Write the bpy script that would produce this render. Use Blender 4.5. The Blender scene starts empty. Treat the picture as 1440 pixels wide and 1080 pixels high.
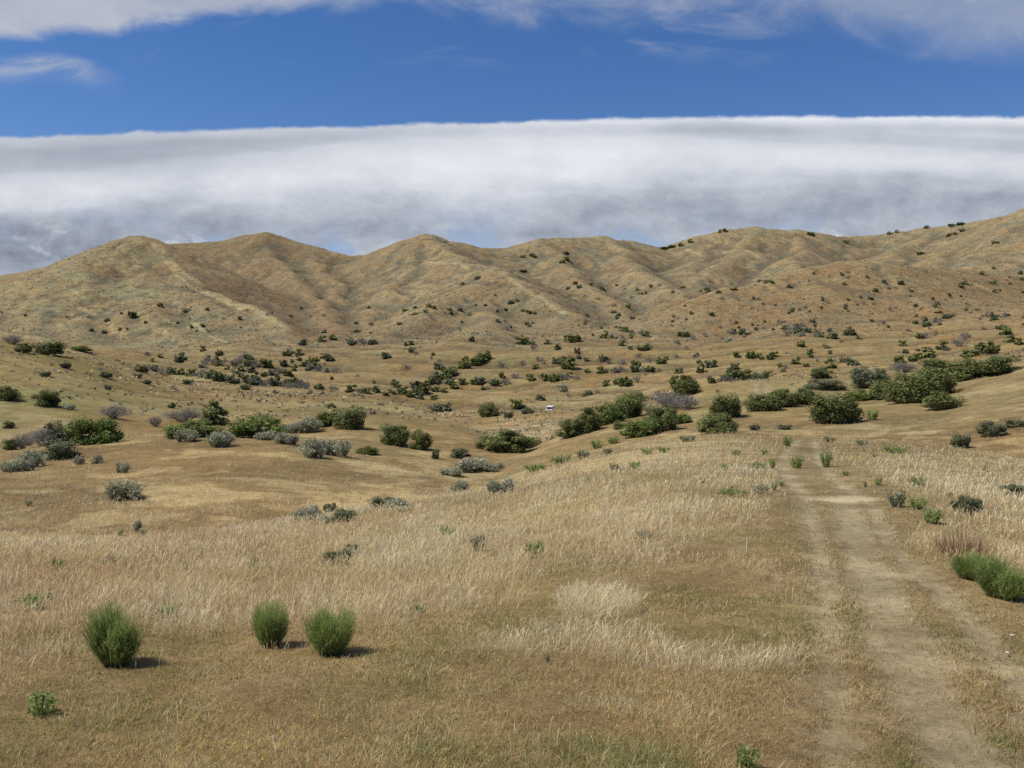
import bpy, math, random
import numpy as np

random.seed(7)
RNG = np.random.default_rng(11)
scene = bpy.context.scene
COL = scene.collection

# ------------------------------------------------------------------ camera model
W0, H0 = 1440.0, 1080.0
HFOV = math.radians(60.0)
F = W0 / 2 / math.tan(HFOV / 2)
HOR = 480.0
PITCH = math.atan((HOR - 540.0) / F)            # negative: looking slightly down
cp, sp = math.cos(PITCH), math.sin(PITCH)


def ray(px, row):
    a = (px - 720.0) / F
    b = (540.0 - row) / F
    return a, cp - b * sp, sp + b * cp           # x, y, z


def lin(r, g, b):
    f = lambda c: c / 12.92 if c <= 0.04045 else ((c + 0.055) / 1.055) ** 2.4
    return np.array([f(r / 255.0), f(g / 255.0), f(b / 255.0)])


# ------------------------------------------------------------------ numpy noise
_P = np.random.default_rng(5).permutation(512)
_P = np.concatenate([_P, _P, _P])
_G = np.random.default_rng(6).normal(size=(512, 2))
_G /= np.linalg.norm(_G, axis=1, keepdims=True)


def perlin(x, y):
    xi = np.floor(x).astype(np.int64)
    yi = np.floor(y).astype(np.int64)
    xf = x - xi
    yf = y - yi
    xi &= 511
    yi &= 511
    u = xf * xf * xf * (xf * (xf * 6 - 15) + 10)
    v = yf * yf * yf * (yf * (yf * 6 - 15) + 10)

    def g(ix, iy, dx, dy):
        q = _G[_P[_P[ix & 511] + (iy & 511)] & 511]
        return q[..., 0] * dx + q[..., 1] * dy
    n00 = g(xi, yi, xf, yf)
    n10 = g(xi + 1, yi, xf - 1, yf)
    n01 = g(xi, yi + 1, xf, yf - 1)
    n11 = g(xi + 1, yi + 1, xf - 1, yf - 1)
    return ((n00 * (1 - u) + n10 * u) * (1 - v) + (n01 * (1 - u) + n11 * u) * v) * 1.5


def fbm(x, y, scale, octv=4, gain=0.5, ridged=False):
    x = np.asarray(x, float) / scale
    y = np.asarray(y, float) / scale
    s = 0.0
    amp = 1.0
    tot = 0.0
    for i in range(octv):
        n = perlin(x + 17.3 * i, y - 9.1 * i)
        if ridged:
            n = 1 - 2 * np.abs(n)
        s = s + amp * n
        tot += amp
        amp *= gain
        x = x * 2.03
        y = y * 2.03
    return s / tot


def sstep(a, b, x):
    t = np.clip((x - a) / (b - a), 0, 1)
    return t * t * (3 - 2 * t)


# ------------------------------------------------------------------ terrain skeleton
def P(*a):
    return np.array(a, float).reshape(-1, 2)


LAYERS = [   # each: (distance along px, row along px)
    # edge of the near field
    (P(-300, 12, 0, 14, 180, 15, 360, 18, 560, 24, 700, 30, 860, 40, 1000, 50, 1080, 52, 1210, 48, 1300, 42, 1440, 34, 1700, 30),
     P(-300, 785, 0, 775, 180, 768, 360, 742, 480, 723, 560, 708, 640, 697, 700, 688, 740, 672, 800, 650, 860, 634, 930, 619, 1000, 610, 1080, 609, 1210, 617, 1300, 625, 1370, 635, 1440, 650, 1700, 690)),
    # gully behind it
    (P(-300, 22, 0, 23, 180, 24, 360, 26, 480, 29, 560, 31, 640, 34, 700, 37, 860, 46, 1000, 55, 1080, 57, 1210, 53, 1300, 48, 1440, 41, 1700, 37),
     P(-300, 800, 0, 784, 180, 778, 360, 758, 480, 735, 560, 718, 640, 702, 700, 690, 740, 676, 800, 655, 860, 640, 930, 624, 1000, 612, 1080, 611, 1210, 618, 1300, 625, 1370, 632, 1440, 640, 1700, 660)),
    # left knoll crest
    (P(-300, 50, 0, 50, 180, 52, 390, 55, 520, 50, 640, 44, 740, 44, 860, 52, 1000, 60, 1080, 62, 1210, 59, 1300, 55, 1440, 48, 1700, 44),
     P(-300, 640, 0, 634, 100, 629, 180, 622, 300, 617, 390, 617, 450, 631, 520, 649, 580, 664, 640, 680, 700, 684, 740, 668, 800, 650, 860, 634, 930, 618, 1000, 606, 1080, 604, 1210, 604, 1300, 606, 1370, 608, 1440, 610, 1700, 620)),
    (P(-300, 64, 0, 64, 180, 66, 390, 72, 520, 64, 640, 56, 740, 54, 860, 62, 1000, 68, 1080, 70, 1210, 68, 1300, 64, 1440, 56, 1700, 52),
     P(-300, 636, 0, 630, 180, 622, 300, 614, 390, 611, 520, 646, 640, 676, 700, 681, 740, 666, 800, 640, 860, 621, 930, 606, 1000, 594, 1080, 588, 1210, 586, 1300, 585, 1440, 580, 1700, 585)),
    (P(-300, 92, 0, 92, 200, 92, 390, 92, 520, 80, 640, 70, 740, 64, 860, 76, 1000, 84, 1080, 86, 1210, 86, 1300, 82, 1440, 70, 1700, 66),
     P(-300, 556, 0, 562, 120, 577, 200, 588, 300, 595, 400, 598, 480, 603, 540, 617, 640, 645, 700, 655, 740, 648, 800, 627, 860, 604, 930, 590, 1000, 574, 1080, 562, 1210, 560, 1300, 554, 1440, 545, 1700, 535)),
    # left slope crest / bench with the far end of the track
    (P(-300, 150, 0, 155, 120, 165, 240, 172, 400, 160, 530, 130, 640, 100, 740, 82, 848, 92, 900, 98, 987, 106, 1200, 108, 1300, 104, 1440, 95, 1700, 90),
     P(-300, 455, 0, 478, 60, 487, 120, 497, 180, 516, 240, 534, 300, 541, 400, 548, 470, 553, 530, 563, 580, 575, 640, 596, 700, 622, 740, 636, 784, 615, 848, 593, 900, 581, 987, 541, 1080, 534, 1200, 528, 1300, 520, 1380, 511, 1440, 500, 1700, 470)),
    (P(-300, 205, 0, 205, 240, 215, 400, 200, 530, 165, 640, 128, 740, 105, 848, 118, 900, 125, 987, 130, 1200, 132, 1440, 120, 1700, 115),
     P(-300, 470, 0, 492, 120, 508, 240, 541, 400, 556, 530, 572, 640, 602, 700, 622, 740, 628, 784, 614, 848, 600, 900, 588, 987, 556, 1080, 548, 1200, 540, 1300, 530, 1440, 508, 1700, 480)),
    # knoll with the white vehicle, benches
    (P(-300, 250, 0, 250, 400, 250, 600, 215, 740, 175, 860, 190, 1000, 200, 1440, 200, 1700, 200),
     P(-300, 472, 0, 494, 120, 508, 240, 541, 400, 556, 520, 568, 600, 588, 660, 584, 700, 583, 745, 580, 780, 576.5, 820, 578, 860, 572, 930, 556, 1000, 545, 1100, 532, 1200, 528, 1300, 518, 1440, 498, 1700, 470)),
    (P(-300, 300, 0, 300, 400, 300, 600, 262, 740, 215, 860, 235, 1000, 245, 1440, 245, 1700, 245),
     P(-300, 474, 0, 494, 120, 508, 240, 537, 400, 550, 520, 560, 600, 574, 700, 580, 750, 590, 800, 592, 860, 574, 930, 553, 1000, 541, 1100, 528, 1200, 524, 1300, 516, 1440, 496, 1700, 465)),
    (P(-300, 390, 1700, 350),
     P(-300, 468, 0, 488, 120, 501, 240, 525, 400, 539, 520, 547, 600, 553, 700, 557, 800, 548, 900, 540, 1000, 530, 1100, 520, 1200, 514, 1300, 504, 1440, 488, 1700, 460)),
    (P(-300, 500, 1700, 480),
     P(-300, 462, 0, 482, 120, 494, 240, 507, 300, 510, 450, 521, 600, 525, 700, 522, 800, 515, 900, 511, 1000, 503, 1100, 494, 1200, 489, 1300, 483, 1440, 464, 1700, 440)),
    (P(-300, 640, 1700, 640),
     P(-300, 455, 0, 470, 100, 484, 200, 498, 300, 492, 450, 484, 600, 485, 700, 482, 800, 477, 900, 477, 1000, 480, 1100, 470, 1200, 462, 1300, 455, 1440, 440, 1700, 420)),
    (P(-300, 900, 1700, 900),
     P(-300, 450, 0, 462, 200, 470, 450, 458, 700, 456, 900, 450, 1100, 445, 1300, 430, 1440, 420, 1700, 405)),
    (P(-300, 1500, 1700, 1500), P(-300, 455, 1700, 440)),
    (P(-300, 4000, 1700, 4000), P(-300, 478, 1700, 478)),
]

TPX = np.arange(-1700.0, 3141.0, 5.0)
NL = 1400
LD0, LD1 = math.log(0.3), math.log(4000.0)
TLD = np.linspace(LD0, LD1, NL)


def smooth_interp(p, xs, sig):
    y = np.interp(xs, p[:, 0], p[:, 1])
    k = np.arange(-30, 31)
    g = np.exp(-0.5 * (k * 5.0 / sig) ** 2)
    g /= g.sum()
    yp = np.pad(y, 30, mode='edge')
    return np.convolve(yp, g, mode='valid')


def pchip(xk, yk, x):
    h = np.diff(xk)
    dl = np.diff(yk) / h
    m = np.zeros_like(yk)
    for i in range(1, len(xk) - 1):
        if dl[i - 1] * dl[i] > 0:
            w1 = 2 * h[i] + h[i - 1]
            w2 = h[i] + 2 * h[i - 1]
            m[i] = (w1 + w2) / (w1 / dl[i - 1] + w2 / dl[i])
    m[0] = dl[0]
    m[-1] = dl[-1]
    i = np.clip(np.searchsorted(xk, x) - 1, 0, len(h) - 1)
    t = np.clip((x - xk[i]) / h[i], 0, 1)
    t2, t3 = t * t, t * t * t
    return ((2 * t3 - 3 * t2 + 1) * yk[i] + (t3 - 2 * t2 + t) * h[i] * m[i]
            + (-2 * t3 + 3 * t2) * yk[i + 1] + (t3 - t2) * h[i] * m[i + 1])


def row_slope(row):
    _, y, z = ray(720, row)
    return z / y


def build_table():
    D = np.array([smooth_interp(a, TPX, 14.0) for a, b in LAYERS])
    R = np.array([smooth_interp(b, TPX, 9.0) for a, b in LAYERS])
    Z = row_slope(R) * D
    dd = np.exp(TLD)
    tab = np.zeros((len(TPX), NL))
    for i in range(len(TPX)):
        c1d, c1z = D[0, i], Z[0, i]
        xk = [0.2, 4.5]
        zk = [-1.72, -2.14]
        for t in (0.33, 0.66, 0.86):
            xk.append(4.5 + (c1d - 4.5) * t)
            zk.append(-2.14 + (c1z + 2.14) * (t * 0.96 + 0.04 * t * t) + 0.02)
        xk = np.array(xk + list(D[:, i]))
        zk = np.array(zk + list(Z[:, i]))
        tab[i] = pchip(xk, zk, dd)
    return tab


TAB = build_table()

# hill skeleton: crest lines as (px, row, distance)
RIDGES = [
    [(-420, 470, 700), (-200, 430, 760), (-60, 420, 780), (0, 408, 800), (43, 393, 830), (100, 368, 870), (140, 352, 900), (190, 334, 930), (212, 338, 930),
     (240, 366, 890), (265, 392, 850), (300, 412, 800), (340, 432, 750), (380, 452, 700), (415, 476, 650)],
    [(100, 368, 870), (62, 420, 770), (30, 462, 690), (10, 478, 650)],
    [(140, 352, 900), (120, 400, 810), (115, 450, 720), (120, 484, 650)],
    [(190, 334, 930), (190, 390, 830), (215, 430, 750), (250, 462, 680), (275, 490, 630)],
    [(240, 366, 890), (262, 410, 800), (310, 450, 710), (340, 480, 645)],
    [(-500, 400, 1550), (-200, 398, 1550), (0, 388, 1500), (67, 378, 1500), (140, 385, 1560)],
    [(150, 350, 1300), (225, 343, 1250), (290, 342, 1280), (340, 331, 1300), (367, 328, 1300), (392, 333, 1300), (430, 346, 1300), (470, 357, 1280), (500, 362, 1270), (540, 350, 1250),
     (572, 339, 1235), (603, 332.5, 1230), (632, 341, 1230), (665, 348, 1235), (695, 349, 1250), (760, 338, 1280), (805, 334, 1290), (850, 332, 1300), (895, 339, 1320), (935, 349, 1330),
     (985, 334, 1320), (1025, 323, 1310), (1060, 319, 1300), (1120, 325, 1300), (1180, 334, 1330), (1240, 330, 1330), (1300, 320, 1280), (1370, 312, 1200),
     (1440, 296, 1120), (1550, 270, 1050), (1800, 260, 1000), (2300, 300, 900)],
    [(290, 342, 1280), (298, 366, 1190), (305, 385, 1120)],
    [(367, 328, 1300), (385, 362, 1180), (420, 402, 1040), (450, 432, 900), (470, 455, 790), (480, 474, 700)],
    [(430, 346, 1300), (460, 385, 1130), (475, 415, 980)],
    [(500, 362, 1270), (520, 400, 1080), (530, 440, 880), (535, 470, 720)],
    [(603, 332, 1230), (575, 375, 1080), (560, 410, 950)],
    [(603, 332, 1230), (640, 353, 1120), (672, 367, 1010), (697, 377, 950), (667, 399, 890), (637, 419, 830), (610, 433, 785), (580, 448, 735), (555, 462, 685), (540, 474, 655)],
    [(697, 377, 950), (722, 394, 900), (762, 417, 840), (800, 440, 775), (830, 455, 730), (850, 470, 680)],
    [(697, 377, 950), (690, 410, 870), (690, 440, 780), (700, 468, 690)],
    [(760, 338, 1280), (790, 375, 1120), (830, 405, 980), (870, 436, 850), (890, 462, 730)],
    [(850, 332, 1300), (885, 370, 1130), (930, 395, 1010), (950, 420, 890)],
    [(985, 334, 1320), (975, 370, 1150), (985, 395, 1030)],
    [(1060, 319, 1300), (1040, 350, 1180), (1000, 384, 1050), (955, 414, 930), (915, 444, 810), (895, 468, 700)],
    [(1120, 325, 1300), (1130, 352, 1150), (1110, 380, 980)],
    [(880, 476, 655), (925, 455, 690), (960, 436, 720), (1027, 408, 760), (1093, 392, 790), (1147, 377, 810), (1187, 369, 820), (1227, 372, 820), (1290, 376, 850), (1340, 381, 880), (1440, 390, 900), (1560, 380, 900), (1900, 390, 850)],
    [(1027, 411, 760), (1010, 440, 700), (1000, 470, 640)],
    [(1187, 375, 820), (1160, 410, 745), (1120, 440, 680), (1085, 462, 630)],
    [(1227, 378, 820), (1255, 405, 755), (1300, 430, 690), (1345, 450, 630)],
    [(1340, 382, 880), (1375, 410, 790), (1420, 435, 700)],
    [(1300, 320, 1280), (1268, 345, 1170), (1250, 360, 1100)],
    [(1370, 312, 1200), (1338, 345, 1090), (1322, 360, 1030)],
    [(1440, 296, 1120), (1405, 335, 1040), (1388, 358, 985)],
    [(1500, 285, 1080), (1480, 335, 980), (1460, 380, 890)],
    [(985, 505, 505), (1060, 486, 570), (1140, 466, 640), (1200, 446, 700)],
    [(1260, 494, 505), (1325, 474, 570), (1390, 450, 650), (1440, 432, 710)],
    [(630, 517, 515), (655, 484, 600), (680, 458, 680)],
    [(330, 508, 520), (345, 486, 600), (350, 470, 660)],
    [(800, 510, 515), (830, 482, 600), (850, 462, 680)],
]
SEGS = []
for rl in RIDGES:
    pts = []
    for px, row, d in rl:
        x, y, z = ray(px, row)
        pts.append((x / y * d, d, z / y * d))
    for a, b in zip(pts[:-1], pts[1:]):
        SEGS.append((a, b, 0.37 if rl[0] == (880, 476, 655) else 0.47))


def height(x, y, fine=True):
    """ground height under any point of the plan"""
    x = np.asarray(x, float)
    y = np.asarray(y, float)
    shp = x.shape
    x = x.ravel()
    y = y.ravel()
    r = np.hypot(x, y)
    az = np.arctan2(x, y)
    azc = np.clip(az, -math.radians(61), math.radians(61))
    xe = r * np.sin(azc)
    ye = np.maximum(r * np.cos(azc), 0.31)
    u = (720 + F * xe / ye - TPX[0]) / 5.0
    v = (np.log(ye) - LD0) / (LD1 - LD0) * (NL - 1)
    u = np.clip(u, 0, len(TPX) - 1.001)
    v = np.clip(v, 0, NL - 1.001)
    i = u.astype(int)
    j = v.astype(int)
    fu = u - i
    fv = v - j
    z = (TAB[i, j] * (1 - fu) * (1 - fv) + TAB[i + 1, j] * fu * (1 - fv) + TAB[i, j + 1] * (1 - fu) * fv + TAB[i + 1, j + 1] * fu * fv)
    # rolling relief of the benches, growing with distance
    amp = sstep(20, 70, ye) * 0.38 + sstep(100, 350, ye) * 1.8
    wx = x + 12 * fbm(x, y, 90.0, 2)
    fa = sstep(110, 330, ye) * sstep(800, 560, ye)
    kn = 1 - np.exp(-((x - 9) / 26) ** 2 - ((y - 185) / 45) ** 2)
    amp = amp * kn
    fa = fa * kn
    z = z + amp * fbm(wx, y * 1.7 + 0.25 * x, 42.0, 3) + fa * (4.4 * fbm(x * 0.4 + 30, y + 0.28 * x, 70.0, 2, ridged=True) + 1.5 * fbm(x * 0.45, y - 0.2 * x, 30.0, 2, ridged=True) - 2.0)
    # shallow washes cutting the benches
    z = z + sstep(18, 60, ye) * 0.10 * fbm(x, y, 6.0, 3)
    m = ye > 480
    if m.any():
        xm, ym = xe[m], ye[m]
        # warp the plan so the spurs wander
        wx = xm + 26 * fbm(xm, ym, 160.0, 3)
        wy = ym + 20 * fbm(xm + 900, ym, 160.0, 3)
        big = np.full(xm.shape, -1e3)
        acc = np.zeros(xm.shape)
        K = 3.2
        hs = []
        for (ax, ay, az_), (bx, by, bz), slope in SEGS:
            ex, ey = bx - ax, by - ay
            L2 = ex * ex + ey * ey + 1e-6
            t = np.clip(((wx - ax) * ex + (wy - ay) * ey) / L2, 0, 1)
            dist = np.hypot(wx - ax - t * ex, wy - ay - t * ey)
            hgt = az_ + t * (bz - az_) - slope * (np.sqrt(dist * dist + 9.0 ** 2) - 9.0)
            hs.append(hgt)
        base = z[m]
        hs = np.array(hs)
        top = np.maximum(hs.max(axis=0), base)
        acc = np.exp((hs - top) / K).sum(axis=0) * 0.6 + np.exp((base - top) / K)
        hz = top + K * np.log(np.maximum(acc, 1.0))
        rise = sstep(0, 22, hz - base)
        qx = xm + 30 * fbm(xm, ym, 70.0, 3)
        qy = ym + 30 * fbm(xm - 700, ym, 70.0, 3)
        gul = fbm(qx, qy * 0.7, 62.0, 3, gain=0.5, ridged=True)
        gm = sstep(-0.25, 0.35, fbm(xm + 200, ym, 190.0, 2))
        gl = 1 - 2 * np.abs(perlin((xm + 0.25 * ym + 24 * fbm(xm, ym, 60.0, 2)) / 40.0, (ym - 0.15 * xm) / 105.0))
        g2 = 1 - 2 * np.abs(perlin((xm - 0.3 * ym + 18 * fbm(xm + 300, ym, 50.0, 2)) / 27.0 + 40, ym / 80.0))
        hz = hz - rise * (1.0 * sstep(0.5, 0.98, gl) + 0.3 * sstep(0.5, 0.98, g2)) * (0.35 + 0.65 * sstep(-0.3, 0.25, fbm(xm - 400, ym, 150.0, 2)))
        hz = hz + rise * gm * 2.2 * (gul - 0.45) + rise * 1.0 * fbm(xm, ym, 22.0, 3) + 0.5 * rise * fbm(xm, ym, 7.0, 2)
        z[m] = hz
    return z.reshape(shp)


def drain(x, y):
    """1 in the washes between the benches, 0 on their crests"""
    return sstep(0.30, -0.15, fbm(x * 0.4 + 30, y + 0.28 * x, 70.0, 2, ridged=True))


# near relief: track ruts are cut below from this list (x, y, half width)
def cast(px, row, dmin=2.0, dmax=2500.0):
    """where the line of sight through a point of the photo meets the ground"""
    a, b, c = ray(px, row)
    lo, hi, n = math.log(dmin), math.log(dmax), 420
    for it in range(3):
        ds = np.exp(np.linspace(lo, hi, n))
        g = height(a / b * ds, ds)
        hit = np.nonzero(c / b * ds <= g)[0]
        if len(hit) == 0:
            if it == 0:
                return None
            k = n - 1
        else:
            k = hit[0]
        lo, hi, n = math.log(ds[max(k - 1, 0)]), math.log(ds[k]), 14
    d = math.exp(hi)
    return np.array([a / b * d, d, c / b * d])


def path(pts):
    return np.array([cast(px, row)[:2] for px, row in pts])


RUT_L = path([(1170, 1080), (1174, 1020), (1173, 985), (1168, 890), (1158, 840), (1155, 790), (1148, 760), (1138, 730), (1133, 700), (1111, 676), (1099, 656), (1103, 640), (1115, 626), (1124, 617)])
RUT_R = path([(1530, 1080), (1465, 1000), (1428, 950), (1390, 900), (1360, 870), (1330, 838), (1293, 808), (1263, 780), (1246, 760), (1237, 738), (1221, 706), (1196, 690), (1169, 671), (1151, 650), (1147, 628), (1142, 617)])
MID = path([(1372, 1080), (1318, 1020), (1290, 970), (1264, 910), (1247, 860), (1228, 810), (1212, 775), (1200, 745), (1190, 705)])
PATCH = path([(1170, 702), (1205, 700)])
FAR_L = path([(1064, 556), (1063, 548), (1066, 538)])
FAR_R = path([(1080, 556), (1078, 548), (1076, 538)])


def dpath(p, x, y):
    best = np.full(x.shape, 1e9)
    for a, b in zip(p[:-1], p[1:]):
        e = b - a
        t = np.clip(((x - a[0]) * e[0] + (y - a[1]) * e[1]) / (e @ e + 1e-9), 0, 1)
        best = np.minimum(best, np.hypot(x - a[0] - t * e[0], y - a[1] - t * e[1]))
    return best


def track_masks(x, y):
    """bare-earth mask of the ruts and a wider corridor mask"""
    near = (y > 1.5) & (y < 130) & (np.abs(x) < 60)
    m = np.zeros(x.shape)
    cor = np.zeros(x.shape)
    if near.any():
        xx, yy = x[near], y[near]
        w = 0.10 * fbm(xx, yy, 0.9, 3) + 0.10 * fbm(xx + 50, yy, 0.25, 2)
        dl, dr, dm = dpath(RUT_L, xx, yy), dpath(RUT_R, xx, yy), dpath(MID, xx, yy)
        dp = dpath(PATCH, xx, yy)
        v = np.maximum(0.85 * sstep(0.29, 0.02, dl + w * 1.4), 0.92 * sstep(0.28, 0.02, dr + w * 1.4))
        v = np.maximum(v, 0.97 * sstep(0.46, 0.08, dm + w * 1.5))
        v = np.maximum(v, sstep(0.5, 0.2, dp + w))
        v = np.maximum(v, 0.8 * sstep(0.5, 0.1, np.minimum(dpath(FAR_L, xx, yy), dpath(FAR_R, xx, yy)) + w * 2))
        m[near] = v
        # corridor: between the two ruts
        lx = np.interp(yy, RUT_L[:, 1], RUT_L[:, 0])
        rx = np.interp(yy, RUT_R[:, 1], RUT_R[:, 0])
        ok = yy < 53
        cor[near] = np.where(ok, sstep(-0.38, -0.15, xx - lx + w) * sstep(0.38, 0.15, xx - rx + w), 0)
    return m, cor


# ------------------------------------------------------------------ materials
def new_mat(name):
    m = bpy.data.materials.new(name)
    m.use_nodes = True
    nt = m.node_tree
    nt.nodes.clear()
    out = nt.nodes.new('ShaderNodeOutputMaterial')
    return m, nt, out


def node(nt, t, **kw):
    n = nt.nodes.new(t)
    for k, v in kw.items():
        if k in n.inputs.keys():
            n.inputs[k].default_value = v
        else:
            setattr(n, k, v)
    return n


def leaf_mat(name, transl=0.3, rough=0.65, tint=(1, 1, 1), spread=0.35):
    m, nt, out = new_mat(name)
    at = node(nt, 'ShaderNodeAttribute', attribute_name='Col')
    oi = node(nt, 'ShaderNodeObjectInfo')
    mr = node(nt, 'ShaderNodeMapRange')
    mr.inputs['To Min'].default_value = 1 - spread
    mr.inputs['To Max'].default_value = 1 + spread
    nt.links.new(oi.outputs['Random'], mr.inputs['Value'])
    mx = node(nt, 'ShaderNodeVectorMath', operation='MULTIPLY')
    nt.links.new(at.outputs['Color'], mx.inputs[0])
    cb = node(nt, 'ShaderNodeCombineXYZ')
    for i in range(3):
        mm = node(nt, 'ShaderNodeMath', operation='MULTIPLY')
        mm.inputs[1].default_value = tint[i]
        nt.links.new(mr.outputs[0], mm.inputs[0])
        nt.links.new(mm.outputs[0], cb.inputs[i])
    nt.links.new(cb.outputs[0], mx.inputs[1])
    d = node(nt, 'ShaderNodeBsdfPrincipled')
    d.inputs['Roughness'].default_value = rough
    d.inputs['Specular IOR Level'].default_value = 0.15
    nt.links.new(mx.outputs[0], d.inputs['Base Color'])
    t = node(nt, 'ShaderNodeBsdfTranslucent')
    nt.links.new(mx.outputs[0], t.inputs['Color'])
    ms = node(nt, 'ShaderNodeMixShader')
    ms.inputs[0].default_value = transl
    nt.links.new(d.outputs[0], ms.inputs[1])
    nt.links.new(t.outputs[0], ms.inputs[2])
    nt.links.new(ms.outputs[0], out.inputs['Surface'])
    return m


def flat_mat(name, col, rough=0.7, metal=0.0, noise=0.0, scale=8.0):
    m, nt, out = new_mat(name)
    d = node(nt, 'ShaderNodeBsdfPrincipled')
    d.inputs['Roughness'].default_value = rough
    d.inputs['Metallic'].default_value = metal
    d.inputs['Base Color'].default_value = (*col, 1)
    if noise:
        tc = node(nt, 'ShaderNodeTexCoord')
        nz = node(nt, 'ShaderNodeTexNoise')
        nz.inputs['Scale'].default_value = scale
        nz.inputs['Detail'].default_value = 6
        nt.links.new(tc.outputs['Object'], nz.inputs['Vector'])
        r = node(nt, 'ShaderNodeValToRGB')
        r.color_ramp.elements[0].color = (*[c * (1 - noise) for c in col], 1)
        r.color_ramp.elements[1].color = (*[min(1, c * (1 + noise)) for c in col], 1)
        r.color_ramp.elements[0].position = 0.3
        r.color_ramp.elements[1].position = 0.7
        nt.links.new(nz.outputs['Fac'], r.inputs[0])
        nt.links.new(r.outputs[0], d.inputs['Base Color'])
    nt.links.new(d.outputs[0], out.inputs['Surface'])
    return m


def ground_mat():
    m, nt, out = new_mat('dry ground')
    L = nt.links.new
    at = node(nt, 'ShaderNodeAttribute', attribute_name='Col')
    at2 = node(nt, 'ShaderNodeAttribute', attribute_name='grain')
    geo = node(nt, 'ShaderNodeNewGeometry')

    def noise(scale, detail=5, rough=0.6, dist=0.0):
        n = node(nt, 'ShaderNodeTexNoise')
        n.inputs['Scale'].default_value = scale
        n.inputs['Detail'].default_value = detail
        n.inputs['Roughness'].default_value = rough
        n.inputs['Distortion'].default_value = dist
        L(geo.outputs['Position'], n.inputs['Vector'])
        return n

    def ramp(src, a, b, lo, hi):
        r = node(nt, 'ShaderNodeMapRange')
        r.inputs['From Min'].default_value = a
        r.inputs['From Max'].default_value = b
        r.inputs['To Min'].default_value = lo
        r.inputs['To Max'].default_value = hi
        L(src, r.inputs['Value'])
        return r.outputs[0]

    def mul(a, b):
        n = node(nt, 'ShaderNodeMath', operation='MULTIPLY')
        L(a, n.inputs[0])
        L(b, n.inputs[1])
        return n.outputs[0]
    # three grain sizes: hillside mottling, tuft-sized, and litter-sized
    g = mul(ramp(noise(0.11, 8, 0.78, 0.4).outputs['Fac'], 0.3, 0.7, 0.62, 1.38), ramp(noise(0.9, 6, 0.75).outputs['Fac'], 0.3, 0.7, 0.55, 1.45))
    g = mul(g, ramp(noise(9.0, 6, 0.75).outputs['Fac'], 0.32, 0.68, 0.62, 1.36))
    g = mul(g, ramp(noise(60.0, 4, 0.7).outputs['Fac'], 0.3, 0.7, 0.62, 1.38))
    sp = noise(0.42, 4, 0.75)
    spk = mul(ramp(sp.outputs['Fac'], 0.36, 0.46, 0.55, 1.0), ramp(sp.outputs['Fac'], 0.55, 0.68, 1.0, 1.35))
    at4 = node(nt, 'ShaderNodeAttribute', attribute_name='relief')
    mr4 = ramp(at4.outputs['Fac'], 0.12, 0.45, 0.15, 1.0)
    mx4 = node(nt, 'ShaderNodeMix', data_type='FLOAT')
    mx4.inputs[2].default_value = 1.0
    L(mr4, mx4.inputs[0])
    L(spk, mx4.inputs[3])
    g = mul(g, mx4.outputs[0])
    # grain attribute: how strongly the surface is broken up
    mixg = node(nt, 'ShaderNodeMix', data_type='FLOAT')
    mixg.inputs[2].default_value = 1.0
    L(at2.outputs['Fac'], mixg.inputs[0])
    L(g, mixg.inputs[3])
    vm = node(nt, 'ShaderNodeVectorMath', operation='SCALE')
    L(at.outputs['Color'], vm.inputs[0])
    L(mixg.outputs[0], vm.inputs['Scale'])
    # warm / cool drift
    wn = noise(0.035, 4, 0.6)
    cr = node(nt, 'ShaderNodeValToRGB')
    cr.color_ramp.elements[0].color = (1.03, 0.97, 0.92, 1)
    cr.color_ramp.elements[1].color = (0.95, 1.03, 1.08, 1)
    cr.color_ramp.elements[0].position = 0.38
    cr.color_ramp.elements[1].position = 0.62
    L(wn.outputs['Fac'], cr.inputs[0])
    vm2 = node(nt, 'ShaderNodeVectorMath', operation='MULTIPLY')
    L(vm.outputs[0], vm2.inputs[0])
    L(cr.outputs[0], vm2.inputs[1])
    d = node(nt, 'ShaderNodeBsdfPrincipled')
    d.inputs['Roughness'].default_value = 0.95
    d.inputs['Specular IOR Level'].default_value = 0.05
    L(vm2.outputs[0], d.inputs['Base Color'])
    b1 = node(nt, 'ShaderNodeBump')
    at3 = node(nt, 'ShaderNodeAttribute', attribute_name='relief')
    L(at3.outputs['Fac'], b1.inputs['Strength'])
    b1.inputs['Distance'].default_value = 0.9
    L(noise(0.6, 6, 0.7).outputs['Fac'], b1.inputs['Height'])
    b2 = node(nt, 'ShaderNodeBump')
    b2.inputs['Strength'].default_value = 0.35
    b2.inputs['Distance'].default_value = 0.03
    L(noise(18.0, 6, 0.7).outputs['Fac'], b2.inputs['Height'])
    L(b1.outputs[0], b2.inputs['Normal'])
    L(b2.outputs[0], d.inputs['Normal'])
    L(d.outputs[0], out.inputs['Surface'])
    return m


# ------------------------------------------------------------------ object helpers
def tag(o, label=None, cat=None, group=None, kind=None):
    if label:
        o['label'] = label
    if cat:
        o['category'] = cat
    if group:
        o['group'] = group
    if kind:
        o['kind'] = kind
    return o


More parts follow.
